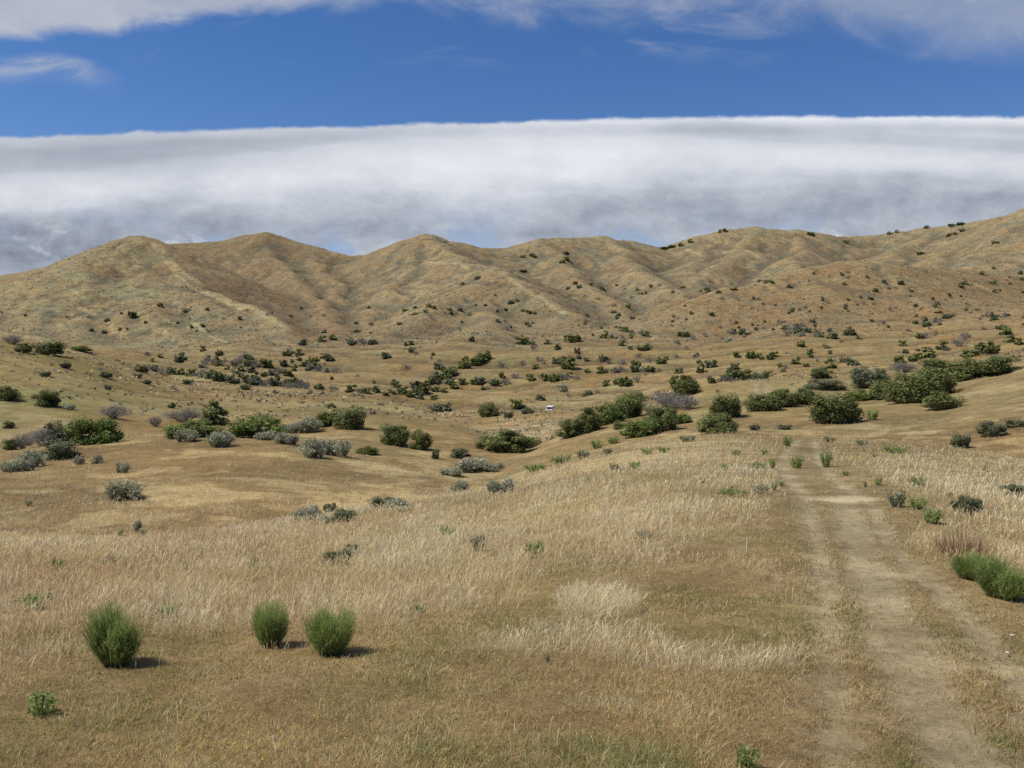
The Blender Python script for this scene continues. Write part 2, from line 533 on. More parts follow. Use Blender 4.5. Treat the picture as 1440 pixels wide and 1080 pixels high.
def np_mesh(name, co, faces, mat, col=None, smooth=False):
    """faces: int array (n,3) or (n,4), or a list of such arrays"""
    if not isinstance(faces, list):
        faces = [faces]
    faces = [np.asarray(f, np.int64) for f in faces if len(f)]
    me = bpy.data.meshes.new(name)
    co = np.asarray(co, np.float32)
    me.vertices.add(len(co))
    me.vertices.foreach_set('co', co.ravel())
    loops = np.concatenate([f.ravel() for f in faces]).astype(np.int32)
    sizes = np.concatenate([np.full(len(f), f.shape[1]) for f in faces])
    starts = np.concatenate([[0], np.cumsum(sizes)[:-1]]).astype(np.int32)
    me.loops.add(len(loops))
    me.loops.foreach_set('vertex_index', loops)
    me.polygons.add(len(sizes))
    me.polygons.foreach_set('loop_start', starts)
    me.polygons.foreach_set('use_smooth', np.full(len(sizes), smooth))
    if col is not None:
        a = me.color_attributes.new('Col', 'FLOAT_COLOR', 'POINT')
        c4 = np.ones((len(co), 4), np.float32)
        c4[:, :3] = col
        a.data.foreach_set('color', c4.ravel())
    me.update(calc_edges=True)
    if mat:
        me.materials.append(mat)
    return me


def link(name, me, parent=None):
    o = bpy.data.objects.new(name, me)
    COL.objects.link(o)
    if parent:
        o.parent = parent
    return o


# ------------------------------------------------------------------ ground sheet
C = lambda *a: np.array(a)
GOLD = C(.208, .149, .067)
BROWN = C(.155, .108, .050)
STRAW = C(.37, .285, .138)
TAN = C(.24, .18, .09)
OLIVE = C(.165, .145, .052)
GREY = C(.125, .115, .082)
PALE = C(.36, .315, .20)
DIRT = C(.245, .199, .116)
RUST = C(.185, .115, .06)


def mixc(a, b, t):
    return a * (1 - t[:, None]) + b * t[:, None]


def tall_mask(x, y):
    """where the dry grass stands tall (1) or is cropped short (0)"""
    px = 720 + F * x / np.maximum(y, 0.3)
    dth = np.interp(px, [-200, 0, 200, 330, 500, 640, 760, 900, 1000, 1080, 1120, 1200, 1290, 1400, 1600], [5.4, 6.4, 7.3, 7.5, 7.6, 8.2, 9.2, 10.2, 11.5, 14, 24, 26, 15, 11.5, 10])
    dth = dth * (1 + 0.16 * fbm(x, y, 1.1, 3))
    t = sstep(0.88, 1.18, y / dth)
    for (a, b, r, s) in PATCHES:
        t = np.maximum(t, s * sstep(1.15, 0.6, np.hypot((x - a[0]) / r[0], (y - a[1]) / r[1]) + 0.25 * fbm(x, y, 0.4, 2)))
    return t


PATCHES = [(cast(838, 852)[:2], 0, (0.42, 0.75), 1.0), (cast(1010, 935)[:2], 0, (0.75, 0.35), 0.55), (cast(800, 905)[:2], 0, (0.8, 0.5), 0.4),
           (cast(900, 925)[:2], 0, (0.5, 0.3), 0.45), (cast(1128, 850)[:2], 0, (0.14, 2.2), 0.5), (cast(1360, 780)[:2], 0, (1.0, 1.2), 0.9)]

# pale scars and trails on the slopes: (points, half width at the start, at the end)
SCARS = []
for pts, w in [([(215, 341), (236, 362), (252, 382), (285, 403), (318, 420), (350, 432)], 4.5), ([(222, 350), (250, 388), (290, 412), (325, 428)], 3.0),
               ([(335, 433), (362, 436), (390, 452), (404, 463)], 4.5), ([(90, 402), (118, 418)], 3), ([(110, 433), (142, 447), (170, 478)], 2.8),
               ([(590, 362), (622, 370), (660, 378)], 3.0), ([(705, 382), (735, 405), (775, 428), (795, 440)], 3.0), ([(1007, 356), (1037, 352), (1066, 362)], 3.2),
               ([(965, 351), (985, 358)], 3), ([(430, 402), (455, 409)], 3), ([(270, 455), (325, 482)], 2.2), ([(560, 392), (640, 345)], 2.0), ([(480, 400), (560, 372)], 2.2)]:
    q = [cast(*p, dmin=300) for p in pts]
    q = [p[:2] for p in q if p is not None]
    if len(q) > 1:
        SCARS.append((np.array(q), w))


def ground_colour(x, y, z, slope_x):
    n = len(x)
    d = np.hypot(x, y)
    n1 = fbm(x, y, 9.0, 4)
    n2 = fbm(x + 300, y * 2.0, 30.0, 4)
    n3 = fbm(x - 500, y, 3.0, 4)
    n4 = fbm(x, y + 700, 0.8, 3)
    c = np.tile(GOLD, (n, 1))
    # middle-distance knolls: gold with brown hollows and straw drifts
    c = mixc(c, BROWN, sstep(-0.05, 0.25, n2 + 0.5 * n3) * 0.85)
    c = mixc(c, STRAW, np.clip(sstep(0.0, 0.25, n1 + 0.8 * n3 + 0.3 * n4) * 0.7 * sstep(120, 45, d) + sstep(0.14, 0.4, n1) * 0.15, 0, 1))
    c = mixc(c, OLIVE, sstep(0.1, 0.4, fbm(x, y + 90, 55.0, 3)) * 0.35 * sstep(30, 80, d))
    # green tinge on the upper left slope
    px = 720 + F * x / np.maximum(y, 0.3)
    gl = sstep(330, 60, px) * sstep(75, 110, d) * sstep(190, 150, d)
    c = mixc(c, C(.185, .155, .048), gl * (0.35 + 0.45 * sstep(-0.2, 0.2, n2)))
    # broken pale earth above the gully in the middle
    g0 = cast(722, 606)
    bl = np.exp(-(((x - g0[0]) / 9) ** 2 + ((y - g0[1]) / 28) ** 2))
    c = mixc(c, PALE, np.clip(bl * 1.0, 0, 1) * 0.75 * sstep(-0.15, 0.15, n3))
    # pale bench rims
    c = mixc(c, STRAW, 0.45 * sstep(70, 100, d) * sstep(420, 300, d) * sstep(0.12, 0.3, fbm(x * 0.45, y + 0.3 * x, 26.0, 3, ridged=True) - 0.28) * 0.6)
    # near field under the grass
    nf = sstep(60, 30, d)
    under = mixc(mixc(np.tile(C(.215, .155, .078), (n, 1)), OLIVE, sstep(-0.1, 0.35, n3) * 0.55), C(.27, .21, .115), sstep(0.05, 0.4, n4) * 0.7)
    c = mixc(c, under, nf * 0.8 * sstep(34, 20, d))
    # the hills
    hl = sstep(520, 680, d)
    h = np.tile(C(.218, .160, .084), (n, 1))
    a1 = fbm(x, y * 0.8, 120.0, 5, 0.6)
    a2 = fbm(x + 0.4 * y, y * 0.5, 34.0, 5, 0.62)
    a3 = fbm(x - 900, y * 0.7, 12.0, 4, 0.6)
    h = mixc(h, C(.275, .215, .108), sstep(-0.05, 0.3, a1 + 0.6 * a3 + 0.4 * a2) * 0.6)
    h = mixc(h, GREY, sstep(0.02, 0.28, a2 + 0.55 * a3) * 0.5)
    h = mixc(h, RUST, sstep(0.12, 0.4, fbm(x + 99, y, 85.0, 4) + 0.3 * a3) * 0.25)
    h = mixc(h, C(.095, .088, .06), sstep(0.2, 0.45, a3 + 0.4 * a2) * 0.55)
    lt = sstep(330, 150, px) * 0.55
    h = mixc(h, C(.235, .195, .095), lt * sstep(-0.3, 0.2, a2))
    fr = sstep(870, 960, px + 60 * fbm(x, y, 90.0, 2)) * sstep(900, 840, y + 40 * fbm(x, y, 60.0, 2))
    h = mixc(h, C(.222, .155, .076), fr * 0.9)
    bk = sstep(880, 1000, y) * sstep(300, 480, px)
    h = mixc(h, C(.145, .13, .09), bk * sstep(0.0, 0.3, a3 + .3 * a2) * 0.5)
    h = mixc(h, C(.27, .21, .105), bk * sstep(0.0, 0.35, -a3 + .5 * a1) * 0.5)
    # the left hill: pale grassy front, browner valley behind its crest
    cd_ = np.interp(px, [-400, 0, 100, 190, 240, 265, 300, 340, 380, 430], [700, 800, 870, 930, 890, 850, 800, 750, 700, 630])
    fr1 = sstep(430, 395, px) * sstep(6, -6, y - cd_)
    bh1 = sstep(560, 470, px) * sstep(-4, 8, y - cd_) * sstep(180, 230, px)
    h = mixc(h, C(.285, .23, .115), fr1 * 0.65 * sstep(-.35, .25, a2 + .5 * a3))
    h = mixc(h, C(.11, .105, .072), fr1 * sstep(.05, .3, a3 - .3 * a2) * 0.5)
    h = mixc(h, C(.195, .133, .070), bh1 * 0.6)
    c = mixc(c, h, hl)
    grain = np.clip(0.75 + 0.25 * hl, 0, 1)
    far = d > 250
    if far.any():
        s = np.zeros(far.sum())
        for q, w in SCARS:
            ww = w * (0.8 + 0.5 * fbm(x[far], y[far], 18.0, 2))
            s = np.maximum(s, sstep(1.3, 0.55, dpath(q, x[far], y[far]) / ww))
        t = np.zeros(n)
        t[far] = s * 0.65
        c = mixc(c, C(.37, .30, .155), t)
    return c, grain


def build_ground():
    az1 = np.linspace(-math.radians(36), math.radians(36), 820)
    azL = -np.linspace(math.radians(36), math.pi, 60)[1:][::-1]
    azR = np.linspace(math.radians(36), math.pi, 60)[1:-1]
    az = np.concatenate([azL, az1, azR])
    na = len(az)
    rr = np.concatenate([np.exp(np.linspace(math.log(0.8), math.log(3.2), 14))[:-1],
                         np.exp(np.linspace(math.log(3.2), math.log(60), 400))[:-1],
                         np.exp(np.linspace(math.log(60), math.log(560), 330))[:-1],
                         np.exp(np.linspace(math.log(560), math.log(1750), 420))[:-1],
                         np.exp(np.linspace(math.log(1750), math.log(3900), 20))])
    nr = len(rr)
    A, R = np.meshgrid(az, rr)
    x = (R * np.sin(A)).ravel()
    y = (R * np.cos(A)).ravel()
    z = height(x, y)
    trk, cor = track_masks(x, y)
    # ruts are worn in a little, the middle strip stands proud
    z = z - 0.03 * trk + 0.010 * fbm(x, y, 0.4, 3) * sstep(40, 12, np.hypot(x, y))
    c, grain = ground_colour(x, y, z, None)
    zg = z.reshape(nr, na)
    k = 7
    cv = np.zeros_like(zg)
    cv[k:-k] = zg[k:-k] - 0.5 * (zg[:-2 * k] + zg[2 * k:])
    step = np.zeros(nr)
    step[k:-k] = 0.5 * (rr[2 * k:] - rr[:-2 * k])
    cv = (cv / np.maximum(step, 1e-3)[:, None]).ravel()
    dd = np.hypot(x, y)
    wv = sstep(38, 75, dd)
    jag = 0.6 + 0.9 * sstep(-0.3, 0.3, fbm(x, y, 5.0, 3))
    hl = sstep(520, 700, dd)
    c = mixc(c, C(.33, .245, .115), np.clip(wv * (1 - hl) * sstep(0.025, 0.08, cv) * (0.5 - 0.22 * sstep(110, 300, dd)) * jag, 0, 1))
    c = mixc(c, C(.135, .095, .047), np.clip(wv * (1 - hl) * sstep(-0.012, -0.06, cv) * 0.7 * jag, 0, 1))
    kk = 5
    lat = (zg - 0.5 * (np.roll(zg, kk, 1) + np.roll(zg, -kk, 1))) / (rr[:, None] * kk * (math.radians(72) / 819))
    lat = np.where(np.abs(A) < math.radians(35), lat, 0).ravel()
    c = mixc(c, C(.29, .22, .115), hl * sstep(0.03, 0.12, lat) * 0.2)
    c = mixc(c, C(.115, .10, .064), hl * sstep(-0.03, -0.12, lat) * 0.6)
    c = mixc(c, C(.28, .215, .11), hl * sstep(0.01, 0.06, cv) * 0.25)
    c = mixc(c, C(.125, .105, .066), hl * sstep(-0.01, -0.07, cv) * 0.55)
    pale = mixc(np.tile(DIRT, (len(x), 1)), C(.325, .272, .165), sstep(-0.2, 0.3, fbm(x, y, 1.5, 3)))
    c = mixc(c, C(.20, .148, .074), cor * 0.7)
    c = mixc(c, pale, trk * 0.95)
    nr_ = (y > 10) & (y < 30) & (np.abs(x) < 14)
    pt = np.zeros(len(x))
    pt[nr_] = sstep(0.6, 0.25, dpath(PATCH, x[nr_], y[nr_]) + 0.12 * fbm(x[nr_], y[nr_], .6, 2))
    c = mixc(c, C(.42, .355, .21), pt * .8)
    b0 = cast(850, 987)
    bs = sstep(1.2, 0.5, np.hypot((x - b0[0]) / .28, (y - b0[1]) / .16) + .5 * fbm(x, y, .2, 2))
    c = mixc(c, C(.25, .21, .13), bs * 0.8)
    co = np.stack([x, y, z], 1)
    idx = np.arange(nr * na).reshape(nr, na)
    a = idx[:-1]
    b = idx[1:]
    q = np.stack([a, np.roll(a, -1, 1), np.roll(b, -1, 1), b], -1).reshape(-1, 4)
    q = q[:, ::-1]
    # centre fan
    cen = len(co)
    co = np.vstack([co, [0, 0, -1.71]])
    c = np.vstack([c, TAN])
    grain = np.append(grain, 0.8)
    dd = np.hypot(co[:, 0], co[:, 1])
    relief = 0.05 + 0.15 * sstep(30, 90, dd) + 0.35 * sstep(400, 700, dd)
    fan = np.stack([np.full(na, cen), np.roll(idx[0], -1), idx[0]], -1)
    mat = ground_mat()
    fm = np.maximum(cor, trk)[q].mean(1)
    fd = np.hypot(co[q][:, :, 0].mean(1), co[q][:, :, 1].mean(1))
    sel_t = (fm > 0.45) & (fd < 125)
    sel_h = fd > 560
    full = np_mesh('full', co, [q, fan], None, smooth=True)
    nrm = np.empty(len(co) * 3, np.float32)
    full.vertices.foreach_get('normal', nrm)
    nrm = nrm.reshape(-1, 3)
    bpy.data.meshes.remove(full)
    if nrm[:, 2].mean() < 0:
        nrm = -nrm
        q = q[:, ::-1]
        fan = fan[:, ::-1]

    def piece(name, fl):
        used = np.unique(np.concatenate([f.ravel() for f in fl]))
        mp = np.full(len(co), -1)
        mp[used] = np.arange(len(used))
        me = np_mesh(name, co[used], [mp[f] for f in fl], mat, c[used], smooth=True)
        g = me.attributes.new('grain', 'FLOAT', 'POINT')
        g.data.foreach_set('value', grain[used].astype(np.float32))
        g = me.attributes.new('relief', 'FLOAT', 'POINT')
        g.data.foreach_set('value', relief[used].astype(np.float32))
        me.normals_split_custom_set_from_vertices(nrm[used])
        return tag(link(name, me), kind='structure')
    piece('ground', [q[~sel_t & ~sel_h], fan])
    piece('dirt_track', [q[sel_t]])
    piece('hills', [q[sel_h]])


build_ground()

# ------------------------------------------------------------------ dry grass
def blades(x, y, h, w, col, lean=0.35, seed=0, spike=True):
    r = np.random.default_rng(seed)
    n = len(x)
    z = height(x, y)
    ya = r.uniform(0, math.pi, n)
    dx, dy = np.cos(ya), np.sin(ya)
    la = r.uniform(0, 2 * math.pi, n)
    ll = h * np.abs(r.normal(0, lean, n)) + 0.04 * h
    lx, ly = np.cos(la) * ll + 0.10 * h, np.sin(la) * ll
    base = np.stack([x, y, z - 0.01], 1)
    wv = np.stack([dx, dy, np.zeros(n)], 1) * w[:, None]
    out = np.zeros((n, 7, 3))
    if spike:
        lv = [(0.0, 0.45, 0.0), (0.62, 0.40, 0.45), (0.82, 0.95, 0.75)]
    else:
        lv = [(0.0, 1.0, 0.0), (0.5, 0.8, 0.3), (0.8, 0.5, 0.65)]
    for k, (f, ws, lf) in enumerate(lv):
        cpt = base + np.stack([lx * lf, ly * lf, h * f], 1)
        out[:, 2 * k] = cpt - wv * ws * 0.5
        out[:, 2 * k + 1] = cpt + wv * ws * 0.5
    out[:, 6] = base + np.stack([lx, ly, h], 1)
    i0 = (np.arange(n) * 7)[:, None]
    quads = np.concatenate([i0 + np.array([[0, 1, 3, 2]]), i0 + np.array([[2, 3, 5, 4]])])
    tris = i0 + np.array([[4, 5, 6]])
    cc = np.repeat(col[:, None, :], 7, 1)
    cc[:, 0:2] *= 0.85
    return out.reshape(-1, 3), quads, tris, cc.reshape(-1, 3)


def scatter(n, d0, d1, power, rng, pxa=-620, pxb=2060):
    t = rng.uniform(0, 1, n)
    k = 1 - power
    d = (d0 ** k + t * (d1 ** k - d0 ** k)) ** (1 / k)
    px = rng.uniform(pxa, pxb, n)
    return (px - 720) / F * d, d


GRASS = leaf_mat('dry grass', 0.45, 0.8, spread=0.0)


def build_grass():
    rng = np.random.default_rng(3)
    # tall dry grass
    x, y = scatter(860000, 3.0, 130.0, 1.75, rng)
    t = tall_mask(x, y)
    trk, cor = track_masks(x, y)
    gul = fbm(x, y, 5.0, 3) + 1.3 * fbm(x - 20, y, 0.32, 2) * sstep(40, 15, y)
    keep = rng.uniform(0, 1, len(x)) < np.clip(t, 0, 1) * (0.8 + 0.6 * gul) * (1 - 0.97 * trk) * (1 - 0.9 * cor) * np.where(y > 45, (0.75 + 0.8 * gul) * sstep(125, 50, y), 1)
    x, y, t = x[keep], y[keep], t[keep]
    n = len(x)
    d = np.hypot(x, y)
    px = 720 + F * x / y
    n1 = fbm(x, y, 2.2, 3)
    n2 = fbm(x + 40, y, 0.7, 3)
    n3 = fbm(x, y, 9.0, 4)
    n5 = fbm(x - 20, y, 0.32, 2)
    h = (0.10 + 0.07 * n5 + 0.10 * rng.uniform(0, 1, n) ** 2 + 0.08 * n1 + 0.06 * n2) * (0.55 + 0.45 * t) * np.where(d > 40, 1.0, 1.0)
    h = np.clip(h, 0.04, 0.4)
    w = np.maximum(0.0034, 0.00062 * d) * rng.uniform(0.6, 1.3, n)
    pal = np.array([[.78, .64, .34], [.68, .52, .28], [.63, .46, .275], [.50, .37, .20], [.82, .73, .49], [.32, .33, .12]])
    # straw on the crests, pinkish brome lower down on the left, brown in the hollows
    s = n1 * 1.2 + 0.8 * n3 + rng.normal(0, 0.36, n) + 0.12 + 0.2 * sstep(11, 22, d)
    pink = sstep(760, 260, px) * 0.5 + 0.35 * sstep(0.0, 0.3, fbm(x + 7, y - 31, 4.0, 3))
    k = np.where(s > 0.42, 4, np.where(s > -0.05, 0, np.where(s > -0.42, 1, 3)))
    k = np.where((rng.uniform(0, 1, n) < pink * 0.75) & (k != 4), 2, k)
    k = np.where(rng.uniform(0, 1, n) < 0.05, 5, k)
    for (a_, b_, r_, s_) in PATCHES[:3]:
        inp = (np.hypot((x - a_[0]) / r_[0], (y - a_[1]) / r_[1]) + .55 * fbm(x, y, .3, 2) < .95) & (rng.uniform(0, 1, n) < .6)
        k = np.where(inp, 4, k)
    col = pal[k] * rng.uniform(0.8, 1.2, (n, 1))
    # beyond the near field follow the ground's own tone
    gc, _ = ground_colour(x, y, None, None)
    f = sstep(24, 55, d) * 0.75
    col = mixc(col, np.minimum(gc * 1.9, .85), f)
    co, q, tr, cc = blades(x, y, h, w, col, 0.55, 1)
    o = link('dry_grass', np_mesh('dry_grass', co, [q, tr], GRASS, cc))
    tag(o, 'tall straw coloured dry grass covering the open slopes', 'grass', kind='stuff')
    # short cropped grass, also on the track's middle strip
    x, y = scatter(1080000, 2.2, 45.0, 2.1, rng)
    t = tall_mask(x, y)
    trk, cor = track_masks(x, y)
    cl = fbm(x, y, 0.35, 3) + 0.5 * fbm(x, y, 1.3, 2)
    dens = np.clip(0.85 + 0.5 * cl, 0.45, 1) * (1 - 0.5 * t) * (1 - 0.985 * trk) * (1 + 0.35 * cor) * (1 - cor * np.clip(0.0 - 1.7 * cl, 0, .9))
    dens = np.maximum(dens, 0.02)
    keep = rng.uniform(0, 1, len(x)) < dens
    x, y, cor = x[keep], y[keep], cor[keep]
    n = len(x)
    d = np.hypot(x, y)
    n1 = fbm(x, y, 1.2, 3)
    n2 = fbm(x + 80, y, 0.4, 3)
    h = np.clip(0.020 + 0.032 * rng.uniform(0, 1, n) ** 2 + 0.04 * n1 + 0.022 * n2, 0.022, 0.13) * (1 - 0.15 * cor)
    w = np.maximum(0.0035, 0.00075 * d) * rng.uniform(0.6, 1.3, n)
    pal = np.array([[.60, .45, .21], [.46, .325, .145], [.38, .245, .115], [.70, .58, .33], [.30, .285, .095], [.22, .24, .08]])
    s = n1 + 0.5 * n2 + rng.normal(0, 0.3, n)
    k = np.where(s > 0.35, 3, np.where(s > -0.02, 0, np.where(s > -0.35, 1, 2)))
    gr = sstep(-0.15, 0.3, fbm(x - 70, y + 11, 1.9, 3)) * 0.6 + 0.2
    k = np.where(rng.uniform(0, 1, n) < gr, rng.integers(4, 6, n), k)
    col = pal[k] * rng.uniform(0.8, 1.2, (n, 1))
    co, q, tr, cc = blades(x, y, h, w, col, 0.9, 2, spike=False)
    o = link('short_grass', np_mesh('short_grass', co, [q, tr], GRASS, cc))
    tag(o, 'short brown and olive grass cropped close around the track', 'grass', kind='stuff')


def build_stalks():
    rng = np.random.default_rng(13)
    x, y = scatter(150000, 3.2, 34.0, 1.9, rng)
    trk, cor = track_masks(x, y)
    t = tall_mask(x, y)
    cl = fbm(x + 9, y, 0.8, 3) + 0.6 * fbm(x, y + 60, 3.0, 2)
    keep = rng.uniform(0, 1, len(x)) < np.clip(0.05 + 0.6 * sstep(0.1, 0.5, cl), 0, 1) * (0.12 + 0.88 * t) * (1 - trk) * (1 - cor)
    x, y, t = x[keep], y[keep], t[keep]
    n = len(x)
    d = np.hypot(x, y)
    h = rng.uniform(0.12, 0.32, n) * (0.5 + 0.5 * t)
    w = np.maximum(0.0042, 0.0008 * d) * rng.uniform(.7, 1.3, n)
    pal = np.array([[.84, .76, .55], [.80, .68, .42], [.74, .60, .40], [.66, .50, .33]])
    col = pal[rng.integers(0, 4, n)] * rng.uniform(.85, 1.1, (n, 1))
    co, q, tr, cc = blades(x, y, h, w, col, 0.32, 8)
    o = link('grass_stalks', np_mesh('grass_stalks', co, [q, tr], GRASS, cc))
    tag(o, 'loose whitish seed stalks standing above the dry grass', 'grass', kind='stuff')


build_grass()
build_stalks()


def build_flowers():
    rng = np.random.default_rng(9)
    pts = []
    for (px, row, rx, ry, n) in [(345, 1060, 110, 22, 130), (480, 1040, 200, 50, 90), (560, 920, 90, 40, 40), (880, 1010, 80, 40, 26), (1100, 830, 20, 18, 16), (290, 1000, 200, 40, 40)]:
        for _ in range(n):
            p = cast(px + rng.normal(0, rx * 0.6), min(1120, row + rng.normal(0, ry * 0.6)))
            if p is not None and p[1] < 20:
                pts.append(p)
    pts = np.array(pts)
    n = len(pts)
    k = 5
    co = np.zeros((n, k + 1, 3))
    r = rng.uniform(0.003, 0.0058, n)
    hh = rng.uniform(0.05, 0.10, n)
    tilt = rng.normal(0, 0.4, (n, 2))
    for j in range(k):
        a = 2 * math.pi * j / k
        cx, cy = np.cos(a) * r, np.sin(a) * r
        co[:, j] = pts + np.stack([cx, cy, hh + cx * tilt[:, 0] + cy * tilt[:, 1]], 1)
    co[:, k] = pts + np.stack([0 * r, 0 * r, hh - 0.002], 1)
    i0 = (np.arange(n) * (k + 1))[:, None]
    tr = np.concatenate([i0 + np.array([[j, (j + 1) % k, k]]) for j in range(k)])
    col = np.tile(C(.72, .52, .03), (n * (k + 1), 1))
    o = link('wildflowers', np_mesh('wildflowers', co.reshape(-1, 3), tr, GRASS, col))
    tag(o, 'tiny yellow wildflowers dotted through the short grass', 'wildflowers', kind='stuff')


build_flowers()

# ------------------------------------------------------------------ shrubs: unit meshes (1 wide, 1 high, base at z 0)
def quads_from(cen, nrm, size, rng, aspect=1.6):
    n = len(cen)
    t = rng.normal(size=(n, 3))
    t -= (t * nrm).sum(1, keepdims=True) * nrm
    t /= np.linalg.norm(t, axis=1, keepdims=True) + 1e-9
    b = np.cross(nrm, t)
    s = size[:, None]
    co = np.stack([cen - t * s * aspect * 0.5, cen + b * s * 0.4, cen + t * s * aspect * 0.5, cen - b * s * 0.4], 1)
    f = (np.arange(n) * 4)[:, None] + np.array([[0, 1, 2, 3]])
    return co.reshape(-1, 3), f


def crown_geo(seed, nl, leaf, lobes, pal, flat=0.0, pointed=False, low=True):
    rng = np.random.default_rng(seed)
    L = []
    for i in range(lobes):
        a = rng.uniform(0, 2 * math.pi)
        rr = 0.36 * math.sqrt(rng.uniform(0, 1))
        zz = rng.uniform(0.18, 0.74) if low else rng.uniform(0.35, 0.78)
        if pointed:
            rr *= 1.15 - zz
        else:
            zz *= 1.0 - 0.9 * rr * rr / 0.36
        L.append((math.cos(a) * rr, math.sin(a) * rr, zz, rng.uniform(0.08, 0.21), rng.uniform(0.7, 1.3)))
    if low:
        for i in range(9):
            a = 2 * math.pi * i / 9 + rng.uniform(-.3, .3)
            rr = rng.uniform(.16, .34)
            L.append((math.cos(a) * rr, math.sin(a) * rr, rng.uniform(.06, .20), rng.uniform(.08, .16), rng.uniform(.7, 1.2)))
    if pointed:
        L.append((0.02, 0, 0.86, 0.12, 1.0))
    L = np.array(L)
    k = rng.integers(0, len(L), nl)
    v = rng.normal(size=(nl, 3))
    v /= np.linalg.norm(v, axis=1, keepdims=True)
    rad = rng.uniform(0.35, 1.0, nl) ** 0.5 * (1 + 0.12 * rng.normal(size=nl))
    cen = L[k, :3] + v * (L[k, 3] * rad)[:, None]
    cen[:, 2] = np.maximum(cen[:, 2], 0.02 + 0.03 * rng.uniform(size=nl))
    nrm = v + rng.normal(0, 0.55, (nl, 3)) + np.array([0, 0, 0.25])
    nrm /= np.linalg.norm(nrm, axis=1, keepdims=True)
    size = leaf * rng.uniform(0.6, 1.4, nl)
    co, f = quads_from(cen, nrm, size, rng)
    pal = np.array(pal)
    ci = rng.integers(0, len(pal), nl)
    col = pal[ci] * (L[k, 4] * rng.uniform(0.75, 1.25, nl))[:, None]
    return co, f, np.repeat(col, 4, 0)


def tube(pts, rads, sides=5):
    pts = np.array(pts, float)
    co = []
    for i, p in enumerate(pts):
        t = pts[min(i + 1, len(pts) - 1)] - pts[max(i - 1, 0)]
        t /= np.linalg.norm(t) + 1e-9
        u = np.cross(t, [0.3, 0.9, 0.1])
        u /= np.linalg.norm(u) + 1e-9
        v = np.cross(t, u)
        for s in range(sides):
            a = 2 * math.pi * s / sides
            co.append(p + (u * math.cos(a) + v * math.sin(a)) * rads[i])
    f = []
    for i in range(len(pts) - 1):
        for s in range(sides):
            f.append((i * sides + s, i * sides + (s + 1) % sides, (i + 1) * sides + (s + 1) % sides, (i + 1) * sides + s))
    return np.array(co), np.array(f)


def join(parts):
    co, fs, off = [], [], 0
    for c, f in parts:
        co.append(c)
        fs.append(np.asarray(f) + off)
        off += len(c)
    return np.concatenate(co), np.concatenate(fs)


def trunk_geo(seed, n=5, spread=0.3, top=0.6, r0=0.045):
    rng = np.random.default_rng(seed)
    parts = [tube([(0, 0, -0.06), (0.01, 0, 0.05), (0.0, 0.01, 0.16)], [r0 * 1.5, r0 * 1.2, r0 * 0.8], 6)]
    for i in range(n):
        a = 2 * math.pi * (i + rng.uniform(0, 0.7)) / n
        s = spread * rng.uniform(0.6, 1.1)
        tz = top * rng.uniform(0.75, 1.1)
        p = [(0, 0, 0.02), (math.cos(a) * s * .35, math.sin(a) * s * .35, tz * .4), (math.cos(a + .2) * s * .8, math.sin(a + .2) * s * .8, tz * .75), (math.cos(a) * s, math.sin(a) * s, tz)]
        parts.append(tube(p, [r0, r0 * .7, r0 * .42, r0 * .15]))
    return join(parts)


def stems_geo(seed, n, rad0, spread, wid, pal, hmin=0.55, curve=0.6, tip=0.35, dome=True):
    """many thin upright stems fanning from a tight base"""
    rng = np.random.default_rng(seed)
    a = rng.uniform(0, 2 * math.pi, n)
    q = np.sqrt(rng.uniform(0, 1, n))
    b = np.stack([np.cos(a) * q * rad0, np.sin(a) * q * rad0, np.full(n, -0.03)], 1)
    a2 = a + rng.normal(0, 0.3, n)
    R = spread * q * rng.uniform(0.75, 1.1, n)
    Hh = (1 - 0.42 * q * q if dome else 1.0) * rng.uniform(hmin, 1.0, n) ** 0.6
    tipp = np.stack([np.cos(a2) * R, np.sin(a2) * R, Hh], 1)
    mid = b + (tipp - b) * np.array([curve, curve, 0.55])
    mid += rng.normal(0, 0.012, (n, 3))
    s = rng.uniform(0, 2 * math.pi, n)
    wv = np.stack([np.cos(s), np.sin(s), np.zeros(n)], 1) * (wid * rng.uniform(0.6, 1.3, n))[:, None]
    co = np.zeros((n, 6, 3))
    co[:, 0], co[:, 1] = b - wv * .5, b + wv * .5
    co[:, 2], co[:, 3] = mid - wv * .5, mid + wv * .5
    co[:, 4], co[:, 5] = tipp - wv * tip * .5, tipp + wv * tip * .5
    i0 = (np.arange(n) * 6)[:, None]
    f = np.concatenate([i0 + np.array([[0, 1, 3, 2]]), i0 + np.array([[2, 3, 5, 4]])])
    pal = np.array(pal)
    col = pal[rng.integers(0, len(pal), n)] * rng.uniform(0.75, 1.25, (n, 1))
    return co.reshape(-1, 3), f, np.repeat(col, 6, 0), tipp, mid


